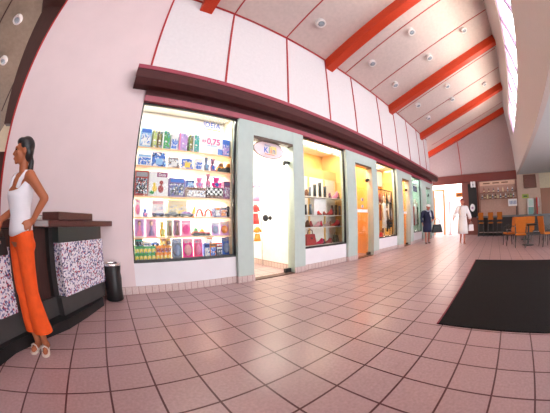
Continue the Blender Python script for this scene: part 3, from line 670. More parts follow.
# children's clothes inside the first shop door
rk = thing('clothes_rail', 'thin clothes rail just inside the first glass door', 'rail', (10.3, 10.3, 0))
for x in (9.7, 10.9): MB().tube((x, 10.3, 0), (x, 10.3, 6.4), .035).build('post', STEEL, rk)
MB().tube((9.7, 10.3, 6.4), (10.9, 10.3, 6.4), .035).build('bar', STEEL, rk)
def garment(label, x, y, ztop, h, w, c, grp, name='childs_dress', cat='clothing', trim='white'):
    t = thing(name, label, cat, (x, y, ztop-h), grp)
    R = []
    for f, ww in ((0, 1.0), (.25, .85), (.55, .6), (.72, .56), (.86, .7), (1.0, .42)):
        z = ztop-h+f*h
        R.append([(x+w/2*ww*math.cos(a), y+w*.22*ww*math.sin(a)*(1+.15*math.sin(3*a)), z) for a in [2*PI*i/16 for i in range(16)]])
    MB().rings(R).build('cloth', pm(c, .85), t, smooth=True)
    for s in (-1, 1):
        MB().tube((x+s*w*.3, y, ztop-h*.1), (x+s*w*.48, y, ztop-h*.34), w*.1, w*.12).build('sleeve', pm(c, .85), t, smooth=True)
    MB().box(x-w*.3, x+w*.3, y-w*.15, y+w*.15, ztop-h*.46, ztop-h*.40).build('waistband', pm(trim, .8), t)
    MB().path([(x-w*.2, y, ztop-.02), (x, y, ztop+.1), (x+w*.2, y, ztop-.02)], .02).build('hanger', STEEL, t)
    return t
garment('pink child\'s dress hanging behind the first glass door, above the red one', 10.35, 10.1, 6.2, 1.5, .6, 'pink', 'clothes behind the first glass door')
garment('orange child\'s dress hanging lowest behind the first glass door', 10.3, 10.0, 2.9, 1.0, .6, 'orange', 'clothes behind the first glass door')
garment('red child\'s dress hanging between pink and orange clothes behind glass door', 10.25, 10.1, 4.5, 1.4, .6, 'red', 'clothes behind the first glass door')

# shoe shop window
st = thing('shoe_shelving', 'glass shoe shelving on thin posts in the second shop window', 'shelving', (14.8, 8.7, 1.43))
SHG = mat('shelf_glass_white', (.86,.84,.82), .25)
for z in (5.1, 3.72, 2.82, 1.47):
    MB().box(12.2, 17.85, 8.05, 8.85, z-.06, z).build('shelf', SHG, st)
MB().box(12.1, 17.9, 8.91, 8.97, 1.3, 6.75).build('back_board', SHOPW, st)
for x in (12.4, 14.35, 16.2, 17.75): MB().box(x-.07, x+.07, 8.82, 8.9, 1.43, 6.7).build('post', OCHRE, st)
MB().box(12.1, 17.9, 8.0, 8.9, 1.3, 1.40).build('base_board', SHOPW, st)
def shoe_mesh(kind):
    pass
def shoe(label, x, z, l, h, c, grp, name='shoe', heel=True, yy=8.3, rz=.5):
    t = thing(name, label, 'shoe', (x, yy, z+.004), grp); t.rotation_euler = (0, 0, rz); local(t)
    R = []
    for k, (f, ww, hh) in enumerate(((-.5,.10,.55),(-.42,.15,.95),(-.2,.15,1.0),(.05,.14,.55),(.25,.17,.4),(.42,.14,.28),(.5,.05,.12))):
        R.append([(f*l, ww*l*.95*math.cos(a), .05*h+max(0, (.5+.5*math.sin(a)))*hh*h) for a in [2*PI*i/12 for i in range(12)]])
    MB().rings(R).build('upper', pm(c, .3), t, smooth=True)
    MB().box(-.48*l, .5*l, -.13*l, .13*l, 0, .08*h).build('sole', pm('brown'), t)
    if heel: MB().box(-.5*l, -.34*l, -.1*l, .1*l, 0, .3*h).build('heel', BLACK, t)
    return t
def boot(label, x, z, l, h, c, grp):
    t = thing('ankle_boot', label, 'shoe', (x, 8.35, z+.004), grp); t.rotation_euler = (0, 0, .6); local(t)
    MB().lathe((-.1*l,0,.05*h), [(.2*l,0),(.2*l,.3*h),(.18*l,.6*h),(.22*l,.95*h)], 14).build('shaft', pm(c, .35), t, smooth=True)
    MB().ell((.18*l,0,.18*h), .34*l, .17*l, .17*h).build('toe', pm(c, .35), t, smooth=True)
    MB().box(-.32*l, .5*l, -.16*l, .16*l, 0, .07*h).build('sole', pm('brown'), t)
OR2 = ['first', 'second', 'third', 'fourth', 'fifth', 'sixth', 'seventh', 'eighth', 'ninth', 'tenth']
def shoe_row(z, where, grp, spec, yy):
    for k, (kind, x, l, h, c) in enumerate(spec):
        cn = {'dred': 'dark red', 'crimson': 'crimson'}.get(c, c)
        if kind == 'b': boot('%s %s boot from the first glass door on %s' % (OR2[k], cn, where), x, z, l, h, c, grp)
        else: shoe('%s %s shoe from the first glass door on %s' % (OR2[k], cn, where), x, z, l, h, c, grp, yy=yy, rz=.5 if k % 2 else 2.4)
G1, G2, G3, G4 = ('shoes on the top glass shelf', 'shoes on the second glass shelf', 'shoes on the third glass shelf', 'goods on the bottom of the shoe window')
shoe_row(5.1, 'the top shoe shelf', G1, (('s',13.35,.6,.5,'brown'),('b',13.95,.5,.7,'slate'),('b',14.5,.6,.95,'black'),('b',15.1,.62,1.15,'black'),('b',15.7,.6,.9,'black'),('s',16.35,.7,.45,'plum'),('s',17.0,.55,.6,'pink'),('s',17.55,.5,.5,'brown')), 8.35)
shoe_row(3.72, 'the second shoe shelf', G2, (('b',13.45,.5,.75,'black'),('b',13.98,.5,.8,'slate'),('s',16.15,.5,.5,'red'),('b',16.6,.5,.8,'black'),('b',17.1,.5,.85,'black'),('b',17.58,.46,.8,'slate')), 8.3)
shoe_row(2.82, 'the third shoe shelf', G3, (('s',13.4,.62,.5,'brown'),('s',14.05,.6,.46,'dred'),('s',14.65,.5,.4,'rose'),('s',15.2,.5,.45,'crimson'),('s',15.75,.5,.4,'taupe'),('s',16.35,.55,.45,'brown'),('s',16.95,.6,.5,'red'),('s',17.5,.5,.46,'crimson')), 8.35)
shoe_row(1.47, 'the shoe window floor', G4, (('s',14.9,.6,.45,'crimson'),('s',15.45,.5,.4,'black'),('s',15.95,.5,.42,'dred'),('s',16.4,.45,.4,'brown')), 8.3)
bx = thing('shoe_box', 'large white box under the top shelf of the shoe window', 'box', (15.1, 8.4, 3.72))
MB().box(14.4, 15.8, 8.36, 8.75, 3.725, 4.72).build('carton', mat('card_white', (.93,.92,.95), .5), bx, bevel=.005)
MB().box(14.37, 15.83, 8.32, 8.78, 4.72, 5.0).build('lid', mat('card_white', (.93,.92,.95), .5), bx, bevel=.005)
shoe('flat red shoe in front of the large white shoe box, nearer the first door', 14.75, 3.72, .5, .3, 'red', G2, yy=8.13, rz=0.1)
shoe('flat dark red shoe in front of the large white box, nearer the second door', 15.4, 3.72, .5, .28, 'dred', G2, yy=8.13, rz=0.1)
def handbag(label, x, z, w, h, c, grp, name='handbag', y=8.35):
    z += .004; t = thing(name, label, 'handbag', (x, y, z), grp)
    MB().hexa([(x-w*.5,y-.2,z),(x+w*.5,y-.2,z),(x+w*.5,y+.2,z),(x-w*.5,y+.2,z)], [(x-w*.4,y-.08,z+h*.72),(x+w*.4,y-.08,z+h*.72),(x+w*.4,y+.08,z+h*.72),(x-w*.4,y+.08,z+h*.72)]).build('bag_body', pm(c, .4), t, bevel=.012)
    MB().path([(x-w*.25,y,z+h*.7),(x-w*.2,y,z+h*.95),(x,y,z+h),(x+w*.2,y,z+h*.95),(x+w*.25,y,z+h*.7)], .035).build('handle', pm('brown'), t, smooth=True)
    MB().box(x-w*.1, x+w*.1, y-.2, y-.13, z+h*.4, z+h*.52).build('clasp', CHROME, t)
handbag('large red brown handbag at the near end of the shoe window floor', 13.9, 1.47, 1.1, 1.15, 'dred', G4)
handbag('dark green handbag near the far end of the shoe window floor', 17.0, 1.47, .6, .85, 'dgreen', G4)
for k, (x0, x1, l) in enumerate(((12.9, 14.7, 'white ceiling light panel in the shoe shop, nearer the first door'), (15.2, 17.0, 'white ceiling light panel in the shoe shop, nearer the second door'))):
    t = thing('ceiling_panel', l, 'ceiling light', ((x0+x1)/2, 8.2, 9.3), 'light panels in the shoe shop ceiling')
    MB().box(x0, x1, 7.85, 8.55, 9.2, 9.3).build('panel_frame', SHOPW, t); MB().box(x0+.08, x1-.08, 7.92, 8.48, 9.18, 9.21).build('diffuser', emis('panel_glow', (1,.95,.88), 3), t)

# clothes shop window: rail of garments and a white mannequin
cr = thing('garment_rail', 'black garment rail behind the third shop window', 'rail', (26.0, 8.3, 1.43))
for x in (24.1, 28.27): MB().tube((x, 8.3, 1.445), (x, 8.3, 6.6), .06).build('post', BLACK, cr)
MB().tube((24.1, 8.3, 6.6), (28.27, 8.3, 6.6), .06).build('bar', BLACK, cr)
MB().box(22.1, 28.3, 7.45, 9.4, 1.3, 1.44).build('trim_window_platform', SHOPW)['kind'] = 'structure'
GC = 'garments hanging in the third window'
for k, (x, c, h, l) in enumerate(((24.6,'black',4.3,'black dress, first on the garment rail of the third window'), (25.15,'dred',3.2,'dark red dress, second on the garment rail of the third window'), (25.7,'brown',4.6,'brown coat, third on the garment rail of the third window'),
        (26.25,'red',2.6,'short red dress, fourth on the garment rail of the third window'), (26.85,'black',4.5,'black coat, fifth on the garment rail of the third window'), (27.37,'slate',4.2,'slate dress, sixth on the garment rail of the third window'), (27.85,'plum',3.8,'plum dress at the far end of the third window rail'))):
    garment(l, x, 8.3, 6.40, h, .40, c, GC, 'coat' if 'coat' in l else 'dress', trim=('white' if k % 3 == 1 else 'black'))
def mannequin(label, x, y, z, c, h=4.4):
    t = thing('mannequin', label, 'mannequin', (x, y, z))
    MB().lathe((x,y,z), [(.3,0),(.3,.05),(.06,.1),(.05,h*.3)], 18).build('stand', CHROME, t, smooth=True)
    MB().lathe((x,y,z+h*.22), [(.36,0),(.32,.2*h),(.2,.38*h),(.28,.52*h),(.33,.6*h),(.1,.66*h)], 18, 1, .65).build('dress', pm(c, .8), t, smooth=True)
    MB().lathe((x,y,z+h*.86), [(.1,0),(.09,.05*h),(.15,.09*h),(.16,.13*h),(.06,.18*h)], 14).build('mannequin_head', mat('mannequin_skin', (.75,.62,.52), .4), t, smooth=True)
    for s in (-1, 1): MB().path([(x+s*.3,y,z+h*.8),(x+s*.37,y-.05,z+h*.6),(x+s*.35,y-.12,z+h*.42)], [.09,.07,.045]).build('arm', mat('mannequin_skin', (.75,.62,.52), .4), t, smooth=True)
mannequin('mannequin in a long white dress among dark garments of the third window', 24.95, 7.75, 1.445, 'white', 4.2)
mannequin('mannequin in a dark dress near the amber end of the third window', 26.4, 7.75, 1.445, 'black', 4.4)
handbag('red bag on the floor of the third window, nearer the amber door', 24.15, 1.445, .5, .7, 'red', None, y=7.75)
handbag('white bag on the floor of the third window, nearer the orange door', 27.45, 1.445, .5, .6, 'white', None, y=7.62)
# stickers on door 2
ds = 'blue stickers on the second shop door'
for z, l in ((4.5, 'blue square sticker on the second shop door, just above the stripe'), (5.1, 'blue square sticker, upper of two on the second shop door')):
    t = tag(MB().box(19.4, 19.7, 7.21, 7.235, z-.13, z+.13).build('door_sticker', pm('greyblue')), l, 'sticker', ds)
# mint shop window
ps = thing('poster', 'blue poster with a white heading in the fourth shop window', 'poster', (35.6, 7.6, 7.2))
MB().box(34.75, 36.4, 7.6, 7.64, 7.2, 8.3).build('sheet', pm('navy'), ps); MB().box(34.85, 36.3, 7.58, 7.6, 7.95, 8.25).build('heading', pm('white'), ps); MB().box(35.0, 36.15, 7.58, 7.6, 7.3, 7.85).build('picture', pm('greyblue'), ps)
MB().box(32.2, 38.5, 7.45, 9.3, 1.3, 1.44).build('trim_mint_platform', SHOPW)['kind'] = 'structure'
mannequin('mannequin in a white dress in the mint fourth window', 36.3, 8.0, 1.445, 'white', 4.6)
mannequin('mannequin in a red dress in the fourth window, nearer the orange door', 35.0, 7.9, 1.445, 'red', 4.2)
mannequin('mannequin in a dark green dress at the far end of the fourth window', 37.4, 8.1, 1.445, 'dgreen', 4.2)

# ------------------------------------------------------------------ reception counter (its front runs slantwise across the wing)
RC = Vector((-3.07, .88, 0)); AU = math.atan2(.85, .53)
MU = Matrix.Translation(RC) @ Matrix.Rotation(AU, 4, 'Z')          # x along the counter, y into it
rc = thing('reception_counter', 'dark wooden reception counter with mosaic panels beside the plain wall', 'counter', tuple(RC + Vector((.53*2.5, .85*2.5, 0))))
ux = lambda u, d: tuple((MU @ Vector((u, d, 0)))[:2])
def rb(x0, x1, y0, y1, z0, z1): return MB().box(x0, x1, y0, y1, z0, z1).xf(MU)
MB().prism([ux(-4.0,.42), ux(2.6,.42), ux(3.0,.12), ux(6.9,.12), (.587,7.02),(-1.35,7.02),(-6.72,-1.57)], 3.1, 3.32).build('countertop', TOPW, rc, bevel=.01)
MB().prism([ux(-4.0,.66), ux(3.25,.66), ux(3.25,.42), ux(6.15,.42), ux(6.0,1.0), ux(6.0,1.5), ux(-4.0,1.5)], .32, 3.1).build('carcass', DARK, rc)
rb(1.2, 3.24, .60, .66, .9, 3.05).build('recess_panel', WENGE, rc)
rb(3.45, 6.1, .1, .42, 2.62, 3.1).build('dark_band', mat('dark_green_band', (.035,.04,.038), .4), rc)
rb(3.5, 6.12, .04, .42, .92, 2.62).build('mosaic_panel', MOS, rc)
rb(-4.0, 1.45, .34, .66, .92, 2.62).build('mosaic_panel', MOS, rc)
rb(3.3, 6.1, .12, .42, .32, .92).build('toe_panel', mat('toe_panel_dark', (.05,.045,.045), .5), rc)
rb(-4.0, 3.3, .40, .66, .32, .92).build('toe_panel', mat('toe_panel_dark', (.05,.045,.045), .5), rc)
P = [(-5.2,-2.54),(-3.12,.91),(-2.80,1.70),(-2.13,2.54),(-1.28,3.42),(-.69,4.44),(-.06,5.7),(-.2,6.1),(-1.4,6.6),(-4.8,1.9),(-6.6,-1.6)]
MB().prism(P, .0, .32).build('plinth', BLACK, rc)
rb(3.44, 5.46, .05, 1.0, 3.32, 3.58).build('raised_ledge', TOPW, rc, bevel=.01)
for k, (u, l) in enumerate(((2.35, 'clear glass ashtray on the counter, nearer the standing woman'), (3.0, 'clear glass ashtray on the counter beside the raised ledge'))):
    p = MU @ Vector((u, .75, 3.323))
    t = thing('glass_ashtray', l, 'ashtray', tuple(p), 'ashtrays on the reception counter')
    MB().lathe(tuple(p), [(.12,0),(.17,.12),(.15,.12),(.1,.03)], 18).build('bowl', mat('ashtray_glass', (.55,.58,.55), .1), t, smooth=True)
    MB().lathe((p[0],p[1],p[2]+.12), [(.175,0),(.175,.02),(.14,.02),(.14,0)], 18).build('rim', CHROME, t, smooth=True)

bn = thing('trash_bin', 'black trash bin with a chrome ring beside the toy window', 'bin', (.47, 6.45, 0))
MB().lathe((.47,6.45,0), [(.36,0),(.40,.04),(.38,.5),(.41,.95),(.38,1.2),(.42,1.55)], 28).build('bin_body', BLACK, bn, smooth=True)
MB().lathe((.47,6.45,1.5), [(.42,0),(.435,.02),(.435,.09),(.36,.1),(.34,.07),(.34,.02)], 28).build('chrome_ring', CHROME, bn, smooth=True)
MB().lathe((.47,6.45,1.42), [(.36,0),(.36,.06),(.02,.07)], 24).build('ash_plate', STEEL, bn, smooth=True)

rg = thing('door_mat', 'large black mat lying across the tiled floor before the tables', 'mat', (14.6, -6.8, 0))
MB().box(8.1, 21.0, -12.6, -2.85, 0, .03).build('mat_field', mat('mat_rubber', (.009,.007,.007), .85, var=.3, scale=60, bump=.4, spec=.15), rg)
bd = MB(); bd.box(8.1, 21.0, -2.85, -2.79, 0, .036)
bd.build('mat_edge', mat('mat_edge_red', (.22,.01,.03), .6), rg)

# ------------------------------------------------------------------ ceiling downlights
SP = [(-10.6,9.97,'white downlight over the reception wing, nearer the dark post'), (-12.3,13.45,'white downlight over the reception wing, lower on the slope'),
 (12.1,4.48,'white downlight low on the ceiling just before the big second beam'), (19.5,4.48,'low white downlight just past the big second beam'), (24.6,4.48,'low white downlight just before the third beam'), (31.3,4.13,'low white downlight just past the third beam'),
 (36.2,4.2,'low white downlight just before the fourth beam'), (19.36,-.57,'white downlight halfway up the slope just past the second beam'), (24.2,-.61,'white downlight halfway up the slope just before the third beam'), (31.36,-.75,'white downlight halfway up the slope just past the third beam'),
 (35.25,-.49,'white downlight halfway up the slope just before the fourth beam'), (16.9,-4.6,'white downlight high on the ceiling just past the second beam'), (23.64,-5.8,'white downlight high near the clerestory just before the third beam'), (36.76,-6.33,'white downlight high near the clerestory just before the fourth beam')]
tilt = -math.atan(.374)
def downlight(x, y, l):
    z = roof(x, y)
    t = thing('downlight', l, 'ceiling light', (x, y, z), 'ceiling downlights'); t.rotation_euler = (tilt, 0, 0); local(t)
    MB().lathe((0,0,-.3), [(.36,0),(.42,.04),(.42,.3)], 24).build('housing', mat('lamp_white', (.84,.80,.78), .4), t, smooth=False)
    MB().lathe((0,0,-.33), [(.36,.03),(.40,.0),(.30,-.01),(.27,.06)], 24).build('trim_ring', mat('lamp_white', (.84,.80,.78), .4), t)
    MB().lathe((0,0,-.3), [(.26,0),(.2,-.06),(.02,-.08)], 20).build('lens', mat('lamp_lens', (.40,.46,.52), .15), t, smooth=True)
for a in SP: downlight(*a)

# ------------------------------------------------------------------ bar at the far end
bc = thing('bar_counter', 'long dark bar counter with a grey top below the bottle shelves', 'bar counter', (47.6, -8.5, 0))
MB().box(46.9, 48.2, -18, -1.0, 0, 3.1).build('bar_front', DARK, bc); MB().box(46.6, 48.4, -18.2, -.8, 3.1, 3.38).build('bar_top', mat('bar_top_grey', (.16,.17,.18), .3), bc)
MB().tube((46.5,-1.2,.6), (46.5,-18,.6), .06).build('foot_rail', STEEL, bc)
bs = thing('bottle_shelving', 'wooden back bar shelving holding rows of bottles', 'shelving', (49.6, -5.2, 3.4))
SHW = wood('bar_shelf_wood', (.22,.09,.06), (.30,.13,.08), axis=1)
for z in (6.45, 7.55): MB().box(49.3, 49.98, -9.2, -1.5, z-.1, z).build('shelf', SHW, bs)
for y in (-1.45, -9.25): MB().box(49.3, 49.98, y-.06, y+.06, 3.4, 9.6).build('side_panel', SHW, bs)
MB().box(49.5, 49.98, -9.2, -1.5, 0.2, 3.4).build('base_cupboard', SHW, bs)
hp = thing('bar_header_sign', 'peach header board with dark marks over the back bar', 'sign', (49.85, -5.3, 8.8))
MB().box(49.8, 49.95, -9.1, -1.6, 8.85, 9.6).build('board', mat('peach_board', (.74,.52,.40), .6), hp)
for y in (-3.0, -5.0, -6.9): MB().box(49.77, 49.81, y-.7, y+.7, 9.15, 9.35).build('dark_mark', pm('brown'), hp)
ORD = ['first', 'second', 'third', 'fourth', 'fifth', 'sixth', 'seventh', 'eighth', 'ninth', 'tenth', 'eleventh', 'twelfth', 'thirteenth', 'fourteenth']
def bottle(x, y, z, c, h, label, grp):
    z += .005
    t = thing('bottle', label, 'bottle', (x, y, z), grp)
    MB().lathe((x,y,z), [(.13,0),(.14,.03),(.14,h*.55),(.05,h*.75),(.05,h*.93)], 12).build('bottle_body', pm(c, .15), t, smooth=True)
    MB().lathe((x,y,z+h*.93), [(.055,0),(.055,h*.07)], 10).build('bottle_cap', pm('black'), t)
    MB().lathe((x,y,z+h*.15), [(.143,0),(.143,h*.3)], 12).build('bottle_label', pm('cream' if c != 'white' else 'slate'), t)
rnd = random.Random(7)
for k in range(13):
    c = ('white','brown','cream','dgreen','white','black','cream','white','dred','white','brown','green','white')[k]
    bottle(49.6, -1.95-.55*k, 6.45, c, .8+.25*rnd.random(), '%s %s bottle from the white-lit opening on the lower bar shelf' % (ORD[k], {'cream':'cream','dgreen':'dark green','dred':'dark red'}.get(c, c)), 'bottles on the lower bar shelf')
for k in range(7):
    c = ('dred','brown','slate','white','cream','white','white')[k]
    bottle(49.6, -2.4-1.0*k, 7.55, c, .75+.25*rnd.random(), '%s %s bottle from the white-lit opening on the upper bar shelf' % (ORD[k], {'dred':'dark red'}.get(c, c)), 'bottles on the upper bar shelf')
bp = thing('board_panel', 'black notice panel between the bright opening and the bottle shelves', 'panel', (49.8, .3, 3.3))
MB().box(49.7, 49.98, -.8, .95, 3.2, 9.4).build('panel_back', BLACK, bp)
for (y0, y1, z0, z1) in ((-.55,.15,8.75,9.6), ):
    pass
for y, z, h, w, l in ((-.2,8.7,1.05,.9,'white speaker box at the top of the black notice panel'), (.2,4.3,1.4,1.0,'white round notice low on the black notice panel')):
    t = thing('white_box', l, 'box', (49.6, y, z))
    if h > 1.2:
        R = [[(xx, y+w/2*math.cos(2*PI*i/24), z+h/2+h/2*math.sin(2*PI*i/24)) for i in range(24)] for xx in (49.55, 49.7)]
        MB().rings(R).build('disc', pm('white'), t); MB().box(49.5, 49.56, y-.2, y+.2, z+h*.35, z+h*.6).build('print', pm('mauve'), t)
    else:
        for s in (-1, 1): MB().box(49.3, 49.7, y+s*.27-.23, y+s*.27+.23, z, z+h).build('half_box', pm('white'), t, bevel=.01)
        MB().box(49.28, 49.31, y-.1, y+.1, z+.3, z+.6).build('grille', pm('slate'), t)
mb_ = thing('menu_board', 'white menu board standing on a post above the bar counter', 'menu board', (48.0, -8.2, 3.38))
MB().box(47.95, 48.05, -9.05, -7.25, 4.9, 6.1).build('board', pm('white'), mb_); MB().tube((48,-8.85,3.38), (48,-8.85,4.9), .06).build('post', BLACK, mb_)
for k in range(5): MB().box(47.93, 47.96, -7.5-.3*k-.2, -7.5-.3*k, 5.2, 5.8).build('print', pm('greyblue'), mb_)
vt = thing('wall_vent', 'dark brown louvred vent high on the tan pier', 'vent', (49.9, -12.35, 8.0))
MB().box(49.7, 49.99, -13.7, -11.0, 7.95, 10.25).build('vent_frame', pm('brown'), vt)
for k in range(8): MB().box(49.62, 49.7, -13.5, -11.2, 8.1+.26*k, 8.26+.26*k).build('slat', wood('vent_wood', (.20,.07,.05), (.26,.09,.07)), vt)
gs = thing('green_sign', 'small yellow green sign on the tan pier under the vent', 'sign', (49.9, -11.1, 6.2))
MB().box(49.85, 49.98, -11.8, -10.4, 6.2, 6.9).build('plate', mat('sign_green', (.42,.56,.10), .5), gs); MB().box(49.82, 49.86, -11.5, -10.7, 6.45, 6.65).build('print', pm('dgreen'), gs)
fg = thing('drinks_fridge', 'white and green drinks fridge behind the bar by the tan pier', 'fridge', (49.4, -12.1, 0))
MB().box(49.0, 49.95, -12.75, -11.4, 0, 6.1).build('cabinet', pm('white'), fg, bevel=.02); MB().box(48.94, 49.0, -12.65, -11.5, .6, 4.6).build('door', mat('fridge_glass', (.25,.45,.40), .15), fg); MB().box(48.93, 49.0, -12.6, -11.55, 4.8, 5.9).build('header_print', mat('fridge_teal', (.55,.75,.70), .4), fg)
MB().box(48.88, 48.94, -12.6, -12.5, 2, 3.6).build('handle', STEEL, fg)
rp = thing('red_standing_post', 'red standing post beside the white fridge', 'post', (49.2, -13.4, 0))  # a plain red post, gives no light
MB().tube((49.2,-13.4,.1), (49.2,-13.4,6.2), .16).build('post', pm('red'), rp); MB().lathe((49.2,-13.4,0), [(.5,0),(.5,.1),(.1,.14)], 18).build('base', BLACK, rp); MB().lathe((49.2,-13.75,4.6), [(.2,0),(.24,.8),(.2,1.5),(.02,1.55)], 16).build('globe', pm('white'), rp, smooth=True)
os_ = thing('hanging_sign', 'orange sign hanging in the bright opening', 'sign', (50.1, 2.9, 7.1))
MB().box(50.5, 50.6, 2.25, 3.7, 7.2, 8.0).build('plate', pm('orange'), os_); MB().box(50.46, 50.5, 2.5, 3.45, 7.45, 7.75).build('print', pm('brown'), os_)
for y in (2.5, 3.5): MB().tube((50.55,y,8.0), (50.55,y,9.68), .02).build('wire', BLACK, os_)
d5 = sroot('door_5', (51, 6.7, 0))
OW = wood('orange_door_wood', (.55,.20,.05), (.65,.27,.08), axis=2)
MB().box(50.6, 51.1, 6.3, 6.6, 0, 8.6).box(50.6, 51.1, 8.5, 8.8, 0, 8.6).box(50.6, 51.1, 6.3, 8.8, 8.6, 8.9).build('door_frame', OW, d5)
MB().box(50.9, 50.95, 6.6, 8.5, 0, 8.6).build('pane', GLASS, d5)
ph = thing('red_pole', 'thin red pole standing in the bright opening', 'pole', (51.5, 5.9, 0))
MB().tube((51.5,5.4,.08), (51.5,5.4,6.4), .09).build('shaft', pm('red'), ph); MB().lathe((51.5,5.4,0), [(.4,0),(.4,.06),(.06,.1)], 16).build('base', pm('red'), ph); MB().lathe((51.5,5.4,6.3), [(.05,0),(.1,.06),(.1,.14),(.0,.2)], 12).build('knob', pm('red'), ph)

# bar stools and cafe chairs
SEAT = mat('orange_seat_vinyl', (.46,.135,.02), .8, spec=.2); CHL = mat('dark_chair_frame', (.03,.025,.025), .4)
def stool(x, y, l):
    t = thing('bar_stool', l, 'stool', (x, y, 0), 'bar stools at the dark bar')
    MB().box(x-.5, x+.5, y-.5, y+.5, 2.15, 2.35).build('seat', SEAT, t, bevel=.02)
    MB().hexa([(x-.62,y-.5,2.75),(x-.50,y-.5,2.75),(x-.50,y+.5,2.75),(x-.62,y+.5,2.75)], [(x-.74,y-.5,3.95),(x-.64,y-.5,3.95),(x-.64,y+.5,3.95),(x-.74,y+.5,3.95)]).build('backrest', SEAT, t, bevel=.02)
    for a in (-1, 1):
        for b in (-1, 1): MB().tube((x+a*.52, y+b*.52, 0), (x+a*.42, y+b*.42, 2.15), .05).build('leg', CHL, t)
        MB().tube((x-.48, y+a*.4, 2.2), (x-.66, y+a*.4, 3.4), .05).build('back_post', CHL, t)
    MB().path([(x-.48,y-.48,.8),(x+.48,y-.48,.8),(x+.48,y+.48,.8),(x-.48,y+.48,.8),(x-.48,y-.48,.8)], .035).build('foot_ring', CHL, t)
for y, l in ((-1.75, 'orange bar stool at the bar, first from the bright opening'), (-3.6, 'orange bar stool at the bar, second from the bright opening'), (-5.3, 'orange bar stool at the bar, third from the bright opening')):
    stool(45.3, y, l)
def cafe_chair(x, y, rz, l, k=1.0, sc=None):
    t = thing('cafe_chair', l, 'chair', (x, y, 0), 'cafe chairs by the mat'); t.rotation_euler = (0,0,rz); local(t)
    m = sc or SEAT
    MB().box(-.65*k, .65*k, -.65*k, .6*k, 1.25, 1.45).build('seat', m, t, bevel=.025)
    MB().hexa([(-.75*k,.55*k,1.45),(.75*k,.55*k,1.45),(.75*k,.70*k,1.45),(-.75*k,.70*k,1.45)], [(-.82*k,.82*k,3.1),(.82*k,.82*k,3.1),(.82*k,.95*k,3.1),(-.82*k,.95*k,3.1)]).build('backrest', m, t, bevel=.03)
    for a in (-1, 1):
        MB().tube((a*.6*k, -.58*k, 0), (a*.56*k, -.52*k, 1.3), .055).build('leg', CHL, t)
        MB().tube((a*.6*k, .72*k, 0), (a*.58*k, .58*k, 1.5), .055).build('leg', CHL, t)
        MB().tube((a*.58*k, .58*k, 1.4), (a*.7*k, .74*k, 2.4), .05).build('back_post', CHL, t)
        MB().path([(a*.68*k, .66*k, 2.1), (a*.74*k, .1, 2.15), (a*.72*k, -.45*k, 2.05), (a*.6*k, -.52*k, 1.3)], .05).build('armrest', CHL, t)
cafe_chair(29.3, -7.6, -PI/2-.1, 'orange cafe chair with its broad back to the black mat')
cafe_chair(31.6, -6.3, PI+.35, 'orange cafe chair seen sideways at the stool side of the table')
cafe_chair(34.4, -9.3, PI/2, 'orange cafe chair on the bar side of the dark table')
cafe_chair(30.0, -11.0, .25, 'orange cafe chair with a yellow seat beside the dark table', 1.0, None)
tb = thing('cafe_table', 'round dark cafe table among the orange chairs', 'table', (31.6, -8.9, 0))
MB().lathe((31.6,-8.9,2.15), [(1.25,0),(1.3,.04),(1.3,.12),(1.25,.16)], 32).build('table_top', DARK, tb); MB().tube((31.6,-8.9,.08), (31.6,-8.9,2.15), .12).build('pedestal', CHL, tb); MB().lathe((31.6,-8.9,0), [(.8,0),(.8,.06),(.15,.12)], 24).build('table_base', CHL, tb)
tb2 = thing('cafe_table', 'square dark cafe table behind the orange chairs near the bar', 'table', (38.5, -9.5, 0))
MB().box(37.3,39.7,-10.7,-8.3,2.15,2.28).build('table_top', DARK, tb2); MB().tube((38.5,-9.5,.08), (38.5,-9.5,2.15), .12).build('pedestal', CHL, tb2); MB().lathe((38.5,-9.5,0), [(.8,0),(.8,.06),(.15,.12)], 24).build('table_base', CHL, tb2)
cafe_chair(38.4, -6.9, PI+.2, 'dark cafe chair at the square table nearer the stools', 1.0, CHL)
cafe_chair(35.9, -12.6, -PI/2+.1, 'dark cafe chair at the square table with its back to the mat', 1.0, CHL)

# ================================================================== people (metres, standing at their own origin, facing -Y, left side +X)
def cone(bm, p, q, r0, r1, n=14):
    p, q = Vector(p), Vector(q); d = (q-p).normalized(); a = d.orthogonal().normalized(); b = d.cross(a)
    R = []
    L = (q-p).length
    for k in range(-4, 1): R.append((p + d*r0*math.sin(k*PI/8.2), r0*math.cos(k*PI/8.2)))
    for k in range(0, 5): R.append((q + d*r1*math.sin(k*PI/8.2), r1*math.cos(k*PI/8.2)))
    V = [[bm.verts.new(c + a*max(r, .0005)*math.cos(2*PI*i/n) + b*max(r, .0005)*math.sin(2*PI*i/n)) for i in range(n)] for c, r in R]
    for u, v in zip(V, V[1:]):
        for i in range(n): bm.faces.new((u[i], u[(i+1)%n], v[(i+1)%n], v[i]))
    bm.faces.new(V[0][::-1]); bm.faces.new(V[-1])
def ball(bm, c, r, M=None, n=18, m=12):
    V = []
    for k in range(m):
        t = PI*(k+.3)/(m-.4)
        V.append([bm.verts.new(Vector(c) + ((M or Matrix.Identity(3)) @ Vector((r[0]*math.sin(t)*math.cos(2*PI*i/n), r[1]*math.sin(t)*math.sin(2*PI*i/n), -r[2]*math.cos(t))))) for i in range(n)])
    for u, v in zip(V, V[1:]):
        for i in range(n): bm.faces.new((u[i], u[(i+1)%n], v[(i+1)%n], v[i]))
    bm.faces.new(V[0][::-1]); bm.faces.new(V[-1])
